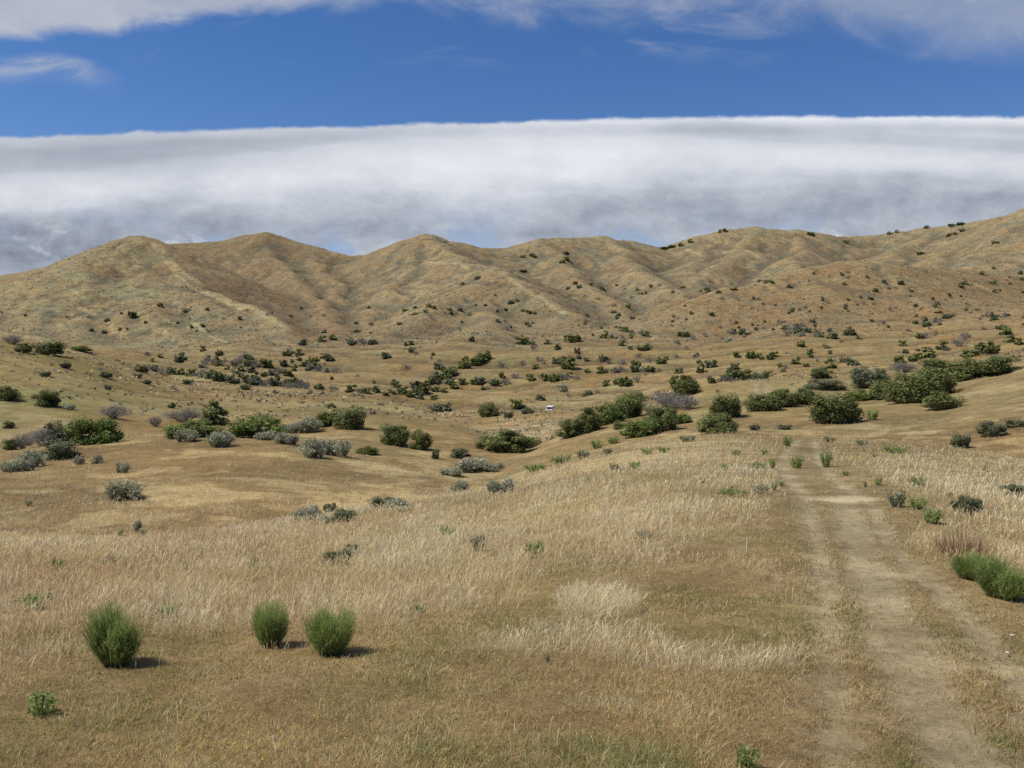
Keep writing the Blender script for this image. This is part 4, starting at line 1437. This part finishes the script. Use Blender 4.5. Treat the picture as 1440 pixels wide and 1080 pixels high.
# ------------------------------------------------------------------ shrubs on the benches and the foot of the hills
def belt():
    rng = np.random.default_rng(21)
    lst = []

    def line(pts, step, h, kinds, wr=1.5):
        for (x0, y0), (x1, y1) in zip(pts[:-1], pts[1:]):
            n = max(1, int(math.hypot(x1 - x0, y1 - y0) / step))
            for i in range(n):
                t = (i + rng.uniform(0, 1)) / n
                hh = h * rng.uniform(.55, 1.05)
                lst.append((rng.choice(list(kinds)), x0 + (x1 - x0) * t, y0 + (y1 - y0) * t + rng.normal(0, 1.2), hh * wr * rng.uniform(.8, 1.3), hh))
    line([(190, 521), (260, 527), (330, 537), (430, 546)], 10, 13, 'JJBO')
    line([(290, 532), (360, 541), (440, 547)], 11, 12, 'BBBO')
    line([(430, 546), (560, 556), (612, 564)], 12, 9, 'JBO')
    line([(396, 524), (465, 502)], 9, 9, 'J')
    line([(590, 546), (640, 524), (690, 502)], 9, 12, 'JJO')
    line([(600, 541), (720, 539)], 10, 10, 'BJO')
    line([(560, 556), (640, 548)], 11, 10, 'J')
    line([(722, 533), (815, 534)], 10, 11, 'BBJ')
    line([(825, 524), (930, 522)], 10, 10, 'BBJ')
    line([(845, 545), (905, 536)], 11, 10, 'BJ')
    line([(1000, 538), (1085, 530)], 9, 14, 'BOJ')
    line([(1032, 503), (1090, 500)], 10, 9, 'J')
    line([(800, 560), (850, 553)], 11, 8, 'BO')
    line([(1262, 513), (1300, 503)], 12, 12, 'J')
    line([(1090, 520), (1150, 497), (1190, 478)], 16, 6, 'J')
    for t in [('J', 800, 518, 18, 17), ('J', 630, 533, 14, 15), ('J', 879, 543, 18, 13), ('O', 1187, 511, 12, 9), ('O', 1201, 514, 17, 10), ('J', 1169, 518, 17, 10), ('J', 1302, 502, 29, 14),
              ('J', 1326, 491, 15, 12), ('J', 1364, 502, 21, 10), ('J', 1389, 498, 29, 18), ('J', 1415, 470, 17, 12), ('J', 1421, 482, 15, 12), ('J', 1434, 484, 12, 9), ('B', 1304, 476, 14, 10), ('B', 1359, 475, 15, 8),
              ('B', 1349, 487, 15, 11), ('J', 1170, 476, 15, 8), ('J', 1195, 471, 18, 8), ('J', 1127, 487, 12, 8), ('J', 985, 524, 12, 16), ('O', 1000, 517, 18, 11), ('J', 738, 484, 22, 10), ('J', 805, 480, 24, 9), ('J', 663, 480, 9, 7),
              ('J', 905, 492, 17, 9), ('J', 908, 473, 12, 8), ('J', 879, 466, 14, 7), ('J', 186, 447, 11, 9), ('J', 225, 431, 8, 5), ('J', 261, 439, 9, 5), ('J', 225, 503, 8, 6), ('J', 256, 506, 11, 11), ('J', 375, 518, 16, 13), ('J', 308, 500, 10, 8),
              ('J', 452, 481, 13, 9), ('J', 468, 478, 11, 8), ('J', 420, 500, 12, 10), ('J', 405, 530, 14, 10), ('J', 930, 512, 14, 9), ('J', 948, 540, 16, 12), ('O', 622, 578, 24, 11), ('B', 610, 577, 20, 9), ('O', 590, 556, 14, 9)]:
        lst.append(t)
    # free scatter, denser at the left foot and in the middle
    while len(lst) < 440:
        px = rng.uniform(205, 1450)
        top = np.interp(px, [200, 320, 450, 640, 800, 960, 1100, 1440], [500, 488, 480, 488, 470, 470, 460, 440])
        bot = np.interp(px, [200, 330, 450, 600, 760, 860, 1000, 1200, 1440], [512, 530, 540, 552, 556, 552, 530, 520, 495])
        row = rng.uniform(top, bot)
        if fbm(np.array([px]), np.array([row * 2.5]), 90.0, 2)[0] < rng.uniform(-.35, .25):
            continue
        hh = rng.uniform(3.5, 8.5) * (0.8 + 0.5 * (row - 440) / 100)
        q = cast(px, row, dmin=100)
        if q is None or (q[1] < 620 and rng.uniform() > 0.15 + drain(q[0:1], q[1:2])[0]):
            continue
        lst.append((rng.choice(list('JJOOOBBBBS')), px, row, hh * rng.uniform(1.0, 1.7), hh))
    # dark shrubs strung along the right-hand skyline and upper slopes
    for (px, row) in [(935, 350), (945, 348), (958, 345), (972, 341), (1012, 327), (1020, 326), (1140, 331), (1232, 330), (1252, 329), (1262, 327), (1270, 326), (1302, 321), (1310, 321), (1340, 318), (1352, 316), (1362, 314),
                      (1345, 330), (1355, 325), (1335, 332), (1190, 342), (1295, 358), (1400, 342), (1398, 378), (1380, 386), (655, 343), (670, 345), (735, 362), (748, 360), (752, 362), (795, 357), (797, 366), (790, 370), (735, 382), (672, 392), (650, 401),
                      (810, 399), (830, 401), (610, 434), (632, 436), (583, 443), (563, 457), (570, 438), (1086, 398), (1032, 408), (1320, 440), (1340, 445)]:
        lst.append(('J', px, row, rng.uniform(6, 12), rng.uniform(3, 5)))
    for _ in range(260):
        px = rng.uniform(620, 1450) if rng.uniform() < .75 else rng.uniform(0, 620)
        row = rng.uniform(385, 470)
        if row < np.interp(px, [0, 600, 800, 960, 1150, 1440], [430, 425, 400, 400, 370, 330]):
            continue
        hh = rng.uniform(2.6, 5.2)
        lst.append((rng.choice(list('OOJB')), px, row, hh * rng.uniform(1.1, 1.8), hh))
    LB = {'J': 'dark green juniper among many scattered over the benches and hillsides', 'O': 'olive shrub among many scattered over the benches below the hills',
          'B': 'grey bare shrub among many scattered over the benches below the hills', 'S': 'tiny grey sagebrush among those on the far benches'}
    GB = {'J': 'dark junipers scattered over the far benches', 'O': 'olive shrubs scattered over the far benches', 'B': 'grey bare shrubs scattered over the far benches', 'S': 'sagebrush scattered over the far benches'}
    for k, px, row, w, h in lst:
        k = str(k)
        p = cast(px, row, dmin=100)
        if p is None:
            continue
        plant(k, px, row, w, h, LB[k], GB[k], simple=True)


belt()


# ------------------------------------------------------------------ low scrub on the hillsides: countless specks, one object
def build_scrub():
    rng = np.random.default_rng(31)
    n = 170000
    t = rng.uniform(0, 1, n)
    d = 95 * (1400 / 95) ** (t ** 0.75)
    px = rng.uniform(-120, 1560, n)
    x = (px - 720) / F * d
    dens = 0.35 + 0.9 * fbm(x + 0.3 * d, d * 0.6, 60.0, 4, 0.6)
    dr = drain(x, d)
    keep = rng.uniform(0, 1, n) < np.clip(dens, 0.04, 1) * np.where(d < 120, 0.2, np.where(d < 600, .3 + .9 * dr ** 2, 1.0))
    x, d, dr = x[keep], d[keep], dr[keep]
    n = len(x)
    z = height(x, d)
    r = np.abs(rng.normal(0, 1, n)) * 0.28 + 0.28
    r *= np.where(d > 600, 1.25, np.where(d > 120, .6 + .8 * dr * rng.uniform(0, 1, n) ** 2, .6))
    k = 6
    cen = np.stack([x, d, z], 1)
    off = rng.normal(0, 0.45, (n, k, 3))
    off[:, :, 2] = np.abs(off[:, :, 2]) * 0.9 + 0.05
    c = (cen[:, None, :] + off * r[:, None, None]).reshape(-1, 3)
    nr = rng.normal(size=(n * k, 3)) + np.array([0, 0, .5])
    nr /= np.linalg.norm(nr, axis=1, keepdims=True)
    co, f = quads_from(c, nr, np.repeat(r, k) * rng.uniform(.5, .9, n * k), rng, 1.4)
    pal = np.array([(.085, .085, .05), (.11, .105, .065), (.15, .135, .095), (.13, .115, .08), (.19, .165, .12), (.36, .30, .16), (.33, .27, .14)])
    col = pal[rng.integers(0, len(pal), n)] * rng.uniform(.8, 1.2, (n, 1)) * np.where(d < 500, 1.5, 1.0)[:, None]
    o = link('scrub', np_mesh('scrub', co, f, M_LEAF, np.repeat(col, 4 * k, 0)))
    tag(o, 'countless low dark scrub dotting the dry hillsides', 'scrub', kind='stuff')


build_scrub()


# ------------------------------------------------------------------ stones, stake, vehicle
def stone_mesh(seed):
    rng = np.random.default_rng(seed)
    import bmesh
    bm = bmesh.new()
    bmesh.ops.create_icosphere(bm, subdivisions=2, radius=.5)
    ph = rng.uniform(0, 6, 6)
    for v in bm.verts:
        c = v.co
        s = 1 + .18 * math.sin(5 * c.x + ph[0]) + .15 * math.sin(6 * c.y + ph[1]) + .12 * math.sin(9 * c.z + ph[2]) + .06 * math.sin(17 * c.x + ph[3])
        v.co = c * s
        v.co.z *= .6
    me = bpy.data.meshes.new('stone')
    bm.to_mesh(me)
    bm.free()
    return me


M_STONE = flat_mat('pale stone', (.5, .45, .36), .9, noise=.3, scale=5)
SM = [stone_mesh(i) for i in range(4)]
for m in SM:
    m.materials.append(M_STONE)
STONES = [(1180, 987, 9, 'palest stone in the left rut near the bottom of the photo'), (1183, 921, 6, 'small pale stone beside another in the left rut'), (1170, 912, 5, 'small pale stone behind its neighbour in the left rut'),
          (1353, 850, 6, 'pale stone on the right rut below the broom clump'), (1424, 894, 7, 'pale stone on the right verge near the edge'), (1327, 833, 5, 'tiny pale stone in the right rut beside the grassy strip'),
          (1180, 1070, 6, 'pale stone in the left rut at the very bottom'), (1233, 933, 4, 'tiny pale stone in the middle bare strip'), (1330, 980, 5, 'pale stone at the right side of the wide bare strip'), (1416, 918, 6, 'pale stone just below another on the right verge')]
for i, (px, row, w, lab) in enumerate(STONES):
    p = cast(px, row)
    o = link('stone', SM[i % 4])
    s = w / F * p[1]
    gz = p[2] - 0.045 if i not in (4, 9) else p[2]
    o.location = (p[0], p[1], gz + .12 * s)
    o.scale = (s, s * .8, s * .8)
    o.rotation_euler = (0, 0, i * 1.7)
    tag(o, lab, 'stone', 'pale stones on the track')


def build_pebbles():
    rng = np.random.default_rng(77)
    x, y = scatter(150000, 3.0, 26.0, 2.0, rng, 1080, 1600)
    trk, cor = track_masks(x, y)
    keep = rng.uniform(0, 1, len(x)) < trk * .30 + cor * .12
    x, y = x[keep], y[keep]
    n = len(x)
    z = height(x, y) - .05 * trk[keep]
    r = np.clip(rng.lognormal(-5.6, .5, n), .0015, .014)
    b = np.array([(1, 0, 0), (0, 1, 0), (-1, 0, 0), (0, -1, 0), (0, 0, .8)])
    a = rng.uniform(0, 6.28, n)
    co = np.zeros((n, 5, 3))
    for j in range(5):
        bx = b[j, 0] * np.cos(a) - b[j, 1] * np.sin(a)
        by = b[j, 0] * np.sin(a) + b[j, 1] * np.cos(a)
        co[:, j] = np.stack([x + bx * r * rng.uniform(.6, 1.2, n), y + by * r, z + b[j, 2] * r + .001], 1)
    i0 = (np.arange(n) * 5)[:, None]
    f = np.concatenate([i0 + np.array([[j, (j + 1) % 4, 4]]) for j in range(4)])
    pal = np.array([(.42, .35, .24), (.30, .24, .15), (.18, .14, .085), (.14, .11, .06), (.5, .44, .33)])
    col = pal[rng.choice(5, n, p=[.16, .24, .30, .26, .04])]
    o = link('gravel', np_mesh('gravel', co.reshape(-1, 3), f, GRASS, np.repeat(col, 5, 0)))
    tag(o, 'loose grit and plant litter lying on the track', 'gravel', kind='stuff')


build_pebbles()

# slim weathered stake in the near grass
p = cast(1050, 779)
s = p[1] / F
co, f = tube([(0, 0, -.05), (.002, 0, .12), (0, .003, 24 * s)], [1.0 * s, .95 * s, .85 * s], 6)
cap = np.array([[12, 13, 14, 15], [12, 15, 16, 17]])
me = np_mesh('stake', co, [f, cap], flat_mat('bleached wood', (.55, .5, .42), .8, noise=.2, scale=30))
o = link('stake', me)
o.location = p
tag(o, 'thin bleached stake standing in the grass left of the track', 'stake')


def box(cx, cy, cz, sx, sy, sz, taper=0.0):
    co = []
    for z in (-1, 1):
        t = 1 - (taper if z > 0 else 0)
        for x, y in ((-1, -1), (1, -1), (1, 1), (-1, 1)):
            co.append((cx + x * sx / 2 * t, cy + y * sy / 2 * t, cz + z * sz / 2))
    f = [(3, 2, 1, 0), (4, 5, 6, 7), (0, 1, 5, 4), (1, 2, 6, 5), (2, 3, 7, 6), (3, 0, 4, 7)]
    return np.array(co), np.array(f)


def bevel(me, w):
    import bmesh
    bm = bmesh.new()
    bm.from_mesh(me)
    bmesh.ops.bevel(bm, geom=bm.edges[:], offset=w, segments=2, affect='EDGES', profile=.6)
    bm.to_mesh(me)
    bm.free()
    return me


def build_vehicle():
    ux = ray(774, 575)[0] / ray(774, 575)[1]
    ds = np.arange(140, 206, 1.0)
    sl = height(ux * ds, ds) / ds
    kc = int(np.argmax(sl))
    top = sl[kc] + 5.5 / F                       # roof shows a little over the knoll
    dv = np.arange(ds[kc] + 5, ds[kc] + 60, 1.0)
    gv = height(ux * dv, dv)
    need = top * dv - gv
    j = int(np.argmin(np.abs(need - 1.6)))
    d, gz = float(dv[j]), float(gv[j])
    t = bpy.data.objects.new('white_van', None)
    COL.objects.link(t)
    t.location = (ux * d, d, gz)
    t.rotation_euler = (0, 0, math.radians(78))
    wm = flat_mat('white paint', (.8, .8, .8), .35)
    gm = flat_mat('tinted glass', (.03, .035, .04), .1)
    rm = flat_mat('tyre rubber', (.03, .03, .03), .8)
    body = join([box(0, 0, .72, 3.9, 1.6, .75, .02), box(-.25, 0, 1.4, 3.0, 1.5, .66, .10)])
    link('body', bevel(np_mesh('van_body', body[0], body[1], wm), .05), t)
    for sx, nm in ((1.24, 'windscreen'), (-1.72, 'rear_window')):
        c = box(sx, 0, 1.4, .08, 1.2, .42)
        link(nm, np_mesh(nm, c[0], c[1], gm), t)
    for sy in (-.735, .735):
        c = box(-.25, sy, 1.4, 2.3, .06, .36)
        link('side_window', np_mesh('side_window', c[0], c[1], gm), t)
    for sx in (-1.2, 1.2):
        for sy in (-.78, .78):
            co, f = tube([(sx, sy - .09, .32), (sx, sy + .09, .32)], [.32, .32], 14)
            n = len(co)
            capf = [list(range(13, -1, -1)), list(range(14, 28))]
            me = np_mesh('wheel', co, f, rm)
            import bmesh
            bm = bmesh.new()
            bm.from_mesh(me)
            bm.verts.ensure_lookup_table()
            for cf in capf:
                bm.faces.new([bm.verts[i] for i in cf])
            bm.to_mesh(me)
            bm.free()
            link('wheel', me, t)
    for sy in (-.6, .6):
        c = box(-1.96, sy, .85, .05, .16, .22)
        link('tail_light', np_mesh('tail_light', c[0], c[1], flat_mat('red lens', (.35, .02, .02), .3)), t)
    tag(t, 'small white van parked beyond the pale knoll in the valley', 'van')


build_vehicle()

# ------------------------------------------------------------------ light and sky
SUN_EL, SUN_AZ = math.radians(55), math.radians(-98)      # azimuth from +Y, negative = left
sv = np.array([math.sin(SUN_AZ) * math.cos(SUN_EL), math.cos(SUN_AZ) * math.cos(SUN_EL), math.sin(SUN_EL)])
ld = bpy.data.lights.new('sun', 'SUN')
ld.energy = 4.95
ld.angle = math.radians(0.5)
ld.color = (1.0, 0.955, 0.88)
lo = bpy.data.objects.new('sun', ld)
COL.objects.link(lo)
from mathutils import Vector
lo.rotation_euler = Vector(sv).to_track_quat('Z', 'Y').to_euler()

world = bpy.data.worlds.new('World')
scene.world = world
world.use_nodes = True
nt = world.node_tree
nt.nodes.clear()
L = nt.links.new


class E:
    """tiny expression wrapper over math nodes"""
    def __init__(s, o):
        s.o = o

    @staticmethod
    def op(kind, *a):
        n = nt.nodes.new('ShaderNodeMath')
        n.operation = kind
        for i, v in enumerate(a):
            if isinstance(v, E):
                L(v.o, n.inputs[i])
            else:
                n.inputs[i].default_value = v
        return E(n.outputs[0])

    def __add__(s, b): return E.op('ADD', s, b)
    def __radd__(s, b): return E.op('ADD', b, s)
    def __sub__(s, b): return E.op('SUBTRACT', s, b)
    def __rsub__(s, b): return E.op('SUBTRACT', b, s)
    def __mul__(s, b): return E.op('MULTIPLY', s, b)
    def __rmul__(s, b): return E.op('MULTIPLY', b, s)
    def __truediv__(s, b): return E.op('DIVIDE', s, b)


def ss(a, b, x):
    n = nt.nodes.new('ShaderNodeMapRange')
    n.interpolation_type = 'SMOOTHSTEP'
    rev = not isinstance(a, E) and not isinstance(b, E) and a > b
    if rev:
        a, b = b, a
    for key, v in (('From Min', a), ('From Max', b)):
        if isinstance(v, E):
            L(v.o, n.inputs[key])
        else:
            n.inputs[key].default_value = v
    n.inputs['To Min'].default_value = 1.0 if rev else 0.0
    n.inputs['To Max'].default_value = 0.0 if rev else 1.0
    L(x.o, n.inputs['Value'])
    return E(n.outputs[0])


def nz(x, y, scale, detail=6, rough=.55, dist=0.0, seed=0.0):
    c = nt.nodes.new('ShaderNodeCombineXYZ')
    for i, v in enumerate((x, y)):
        if isinstance(v, E):
            L(v.o, c.inputs[i])
        else:
            c.inputs[i].default_value = v
    c.inputs[2].default_value = seed
    n = nt.nodes.new('ShaderNodeTexNoise')
    n.inputs['Scale'].default_value = scale
    n.inputs['Detail'].default_value = detail
    n.inputs['Roughness'].default_value = rough
    n.inputs['Distortion'].default_value = dist
    L(c.outputs[0], n.inputs['Vector'])
    return E(n.outputs['Fac'])


def mixcol(a, b, f):
    n = nt.nodes.new('ShaderNodeMix')
    n.data_type = 'RGBA'
    L(f.o, n.inputs[0])
    for i, v in ((6, a), (7, b)):
        if isinstance(v, tuple):
            n.inputs[i].default_value = (*v, 1)
        else:
            L(v, n.inputs[i])
    return n.outputs[2]


def curve(x, pts, lo, hi):
    """piecewise-linear function of x through pts"""
    n = nt.nodes.new('ShaderNodeFloatCurve')
    cm = n.mapping
    cm.use_clip = False
    c = cm.curves[0]
    xs = [(p[0] - lo) / (hi - lo) for p in pts]
    while len(c.points) < len(pts):
        c.points.new(0.5, 0.5)
    for i, p in enumerate(pts):
        c.points[i].location = (xs[i], p[1])
    cm.update()
    L(((x - lo) * (1.0 / (hi - lo))).o, n.inputs['Value'])
    return E(n.outputs[0])


SKY_STR = 0.10
sky = nt.nodes.new('ShaderNodeTexSky')
sky.sky_type = 'NISHITA'
sky.sun_disc = False
sky.sun_elevation = SUN_EL
sky.sun_rotation = SUN_AZ
sky.altitude = 900
sky.air_density = 1.0
sky.dust_density = 0.35
sky.ozone_density = 3.0
hs = nt.nodes.new('ShaderNodeHueSaturation')
hs.inputs['Saturation'].default_value = 1.24
hs.inputs['Value'].default_value = 0.93
L(sky.outputs[0], hs.inputs['Color'])

tc = nt.nodes.new('ShaderNodeTexCoord')
sx = nt.nodes.new('ShaderNodeSeparateXYZ')
L(tc.outputs['Generated'], sx.inputs[0])
dx, dy, dz = E(sx.outputs[0]), E(sx.outputs[1]), E(sx.outputs[2])
yy = E.op('MAXIMUM', dy, 0.02)
u = dx / yy            # position of the cloud streets across the valley
v = dz / yy            # height of the cloud above the horizon
front = ss(0.02, 0.15, dy)


def rv(row):
    return (HOR - row) / F


def pu(px):
    return (px - 720.0) / F


# --- lower cloud bank
edge = curve(u, [(pu(-400), rv(205)), (pu(0), rv(196)), (pu(300), rv(185)), (pu(720), rv(174)), (pu(1000), rv(168)), (pu(1440), rv(168)), (pu(1900), rv(172))], pu(-400), pu(1900))
n_edge = nz(u, v, 9.0, 5, .6, seed=1.0)
n_big = nz(u * 0.55, v * 2.2, 5.0, 6, .55, 0.6, seed=2.0)
n_str = nz(u * 0.22, v * 2.4, 7.0, 5, .5, 0.3, seed=3.0)
n_fine = nz(u, v * 1.5, 26.0, 7, .65, 0.15, seed=4.0)
n_edge2 = nz(u, v * 1.5, 40.0, 5, .6, seed=21.0)
below = edge - v + (n_edge - 0.5) * 0.010 + (n_edge2 - 0.5) * 0.008
bank = ss(-0.001, 0.0045, below)
# thin breaks low down where blue shows through
low = ss(rv(255), rv(370), v)            # 0 low .. handled below
lowz = ss(rv(270), rv(345), v)
lowz = ss(rv(270), rv(350), v) if False else E.op('SUBTRACT', 1.0, ss(rv(360), rv(285), v))
n_brk = nz(u * .9, v * 1.6, 10.0, 7, .66, .2, seed=9.0)
brk = ss(0.47, 0.62, n_brk) * lowz
bank = bank * (1.0 - brk * 0.6)
bot = curve(u, [(pu(-400), rv(372)), (pu(0), rv(366)), (pu(200), rv(388)), (pu(1440), rv(388)), (pu(1900), rv(388))], pu(-400), pu(1900))
# tone through the bank: lit rim, thin shade line, broad white belly, grey underside
t = (edge - v) / (rv(170) - rv(345))
n_roll = nz(u * 0.35, v * 1.6, 4.0, 4, .5, 0.4, seed=5.0)
tone = curve(t + (n_str - 0.5) * 0.35 + (n_roll - 0.5) * 0.95, [(-0.3, .66), (0.0, .66), (0.06, .60), (0.12, .60), (0.22, .72), (0.36, .77), (0.50, .72), (0.66, .53), (0.82, .44), (1.0, .49), (1.4, .54)], -0.3, 1.4)
n_bil = nz(u * .8, v * 1.5, 11.0, 7, .66, .25, seed=31.0)
tone = tone + (n_fine - 0.5) * (0.08 + 0.16 * ss(0.3, 0.8, t)) + (n_big - 0.5) * 0.32 + (n_bil - 0.5) * (0.14 + 0.46 * ss(0.15, 0.65, t)) - 0.09 * ss(pu(650), pu(0), u)
rim_r = ss(pu(500), pu(900), u)
rimn = nz(u, v * 2.0, 16.0, 5, .6, .4, seed=6.0)
tt = t + (rimn - 0.5) * 0.06
tone = tone + (0.25 + 0.75 * rim_r) * (0.13 * ss(0.075, 0.02, tt) - 0.07 * ss(0.06, 0.10, tt) * ss(0.17, 0.11, tt))
hilite = ss(0.55, 0.70, nz(u * .9, v * 1.4, 14.0, 7, .66, .2, seed=8.0)) * lowz
tone = tone + hilite * 0.30 + lowz * (n_brk - 0.45) * 0.25

# --- upper sheet, top left and along the top
e2 = curve(u, [(pu(-400), rv(95)), (pu(0), rv(72)), (pu(250), rv(48)), (pu(450), rv(26)), (pu(620), rv(34)), (pu(760), rv(54)), (pu(900), rv(60)), (pu(1060), rv(60)), (pu(1230), rv(90)), (pu(1440), rv(115)), (pu(1900), rv(110))], pu(-400), pu(1900))
nw = nz(u * 1.0 + v * .4, v * 1.6, 8.0, 7, .62, .8, seed=11.0)
nw2 = nz(u * .8, v * 1.2, 24.0, 6, .6, .4, seed=12.0)
soft = 0.02 + 0.05 * ss(pu(350), pu(800), u)
upper = ss(0.0, 1.0, (v - e2 + (nw - 0.5) * (0.03 + 0.06 * ss(pu(300), pu(800), u)) + (nw2 - .5) * .02) / soft)
dens2 = curve(u, [(pu(-400), .95), (pu(0), .95), (pu(420), .85), (pu(700), .8), (pu(900), .75), (pu(1100), .6), (pu(1300), .5), (pu(1440), .55), (pu(1900), .5)], pu(-400), pu(1900))
upper = upper * dens2 * (0.75 + 0.5 * (nw - 0.3))
# wispy feather at the left
fe = curve(u, [(pu(-400), rv(112)), (pu(0), rv(92)), (pu(80), rv(84)), (pu(130), rv(92)), (pu(180), rv(112)), (pu(260), rv(140)), (pu(1900), rv(300))], pu(-400), pu(1900))
wn_ = nz(u * 1.0 + v * 1.2, v * 3.5 - u * .8, 14.0, 6, .62, .7, seed=15.0)
dv = fe - v
feather = ss(-0.006, 0.006, dv) * (1.0 - ss(0.010, 0.036, dv)) * (1.0 - ss(pu(110), pu(190), u)) * ss(0.25, 0.75, wn_) * 0.85
wisp2 = ss(0.56, 0.75, nz(u * .7, v * 2.5, 10.0, 6, .6, .6, seed=17.0)) * ss(rv(110), rv(60), v) * 0.25

cl_up = mixcol((4.3, 4.6, 5.2), (5.9, 6.1, 6.5), nw)
g1 = E.op('MULTIPLY', tone, 10.0)
cc = nt.nodes.new('ShaderNodeCombineXYZ')
# slightly blue in the shaded parts
L((g1 * (0.70 + 0.30 * tone) ).o, cc.inputs[0])
L((g1 * (0.855 + 0.145 * tone)).o, cc.inputs[1])
L((g1 * 1.0 + 0.36).o, cc.inputs[2])

tn = nt.nodes.new('ShaderNodeVectorMath')
tn.operation = 'MULTIPLY'
tn.inputs[1].default_value = (0.97, 0.94, 1.10)
L(hs.outputs[0], tn.inputs[0])
c0 = tn.outputs[0]
c1 = mixcol(c0, cl_up, E.op('MINIMUM', 1.0, E.op('MAXIMUM', 0.0, (upper + feather * 0.7 + wisp2) * front)))
c2 = mixcol(c1, cc.outputs[0], bank * front)
bg = nt.nodes.new('ShaderNodeBackground')
bg.inputs['Strength'].default_value = SKY_STR
L(c2, bg.inputs['Color'])
wo = nt.nodes.new('ShaderNodeOutputWorld')
L(bg.outputs[0], wo.inputs['Surface'])

# ------------------------------------------------------------------ camera and output
cd = bpy.data.cameras.new('camera')
cd.sensor_width = 36.0
cd.lens = 18.0 / math.tan(HFOV / 2)
cd.clip_start = 0.1
cd.clip_end = 20000
co_ = bpy.data.objects.new('camera', cd)
COL.objects.link(co_)
co_.location = (0, 0, 0)
co_.rotation_euler = (math.pi / 2 + PITCH, 0, 0)
scene.camera = co_
scene.view_settings.view_transform = 'Standard'
scene.view_settings.look = 'None'
scene.view_settings.exposure = 0.0
scene.view_settings.gamma = 1.0
scene.cycles.max_bounces = 5
scene.cycles.use_denoising = False
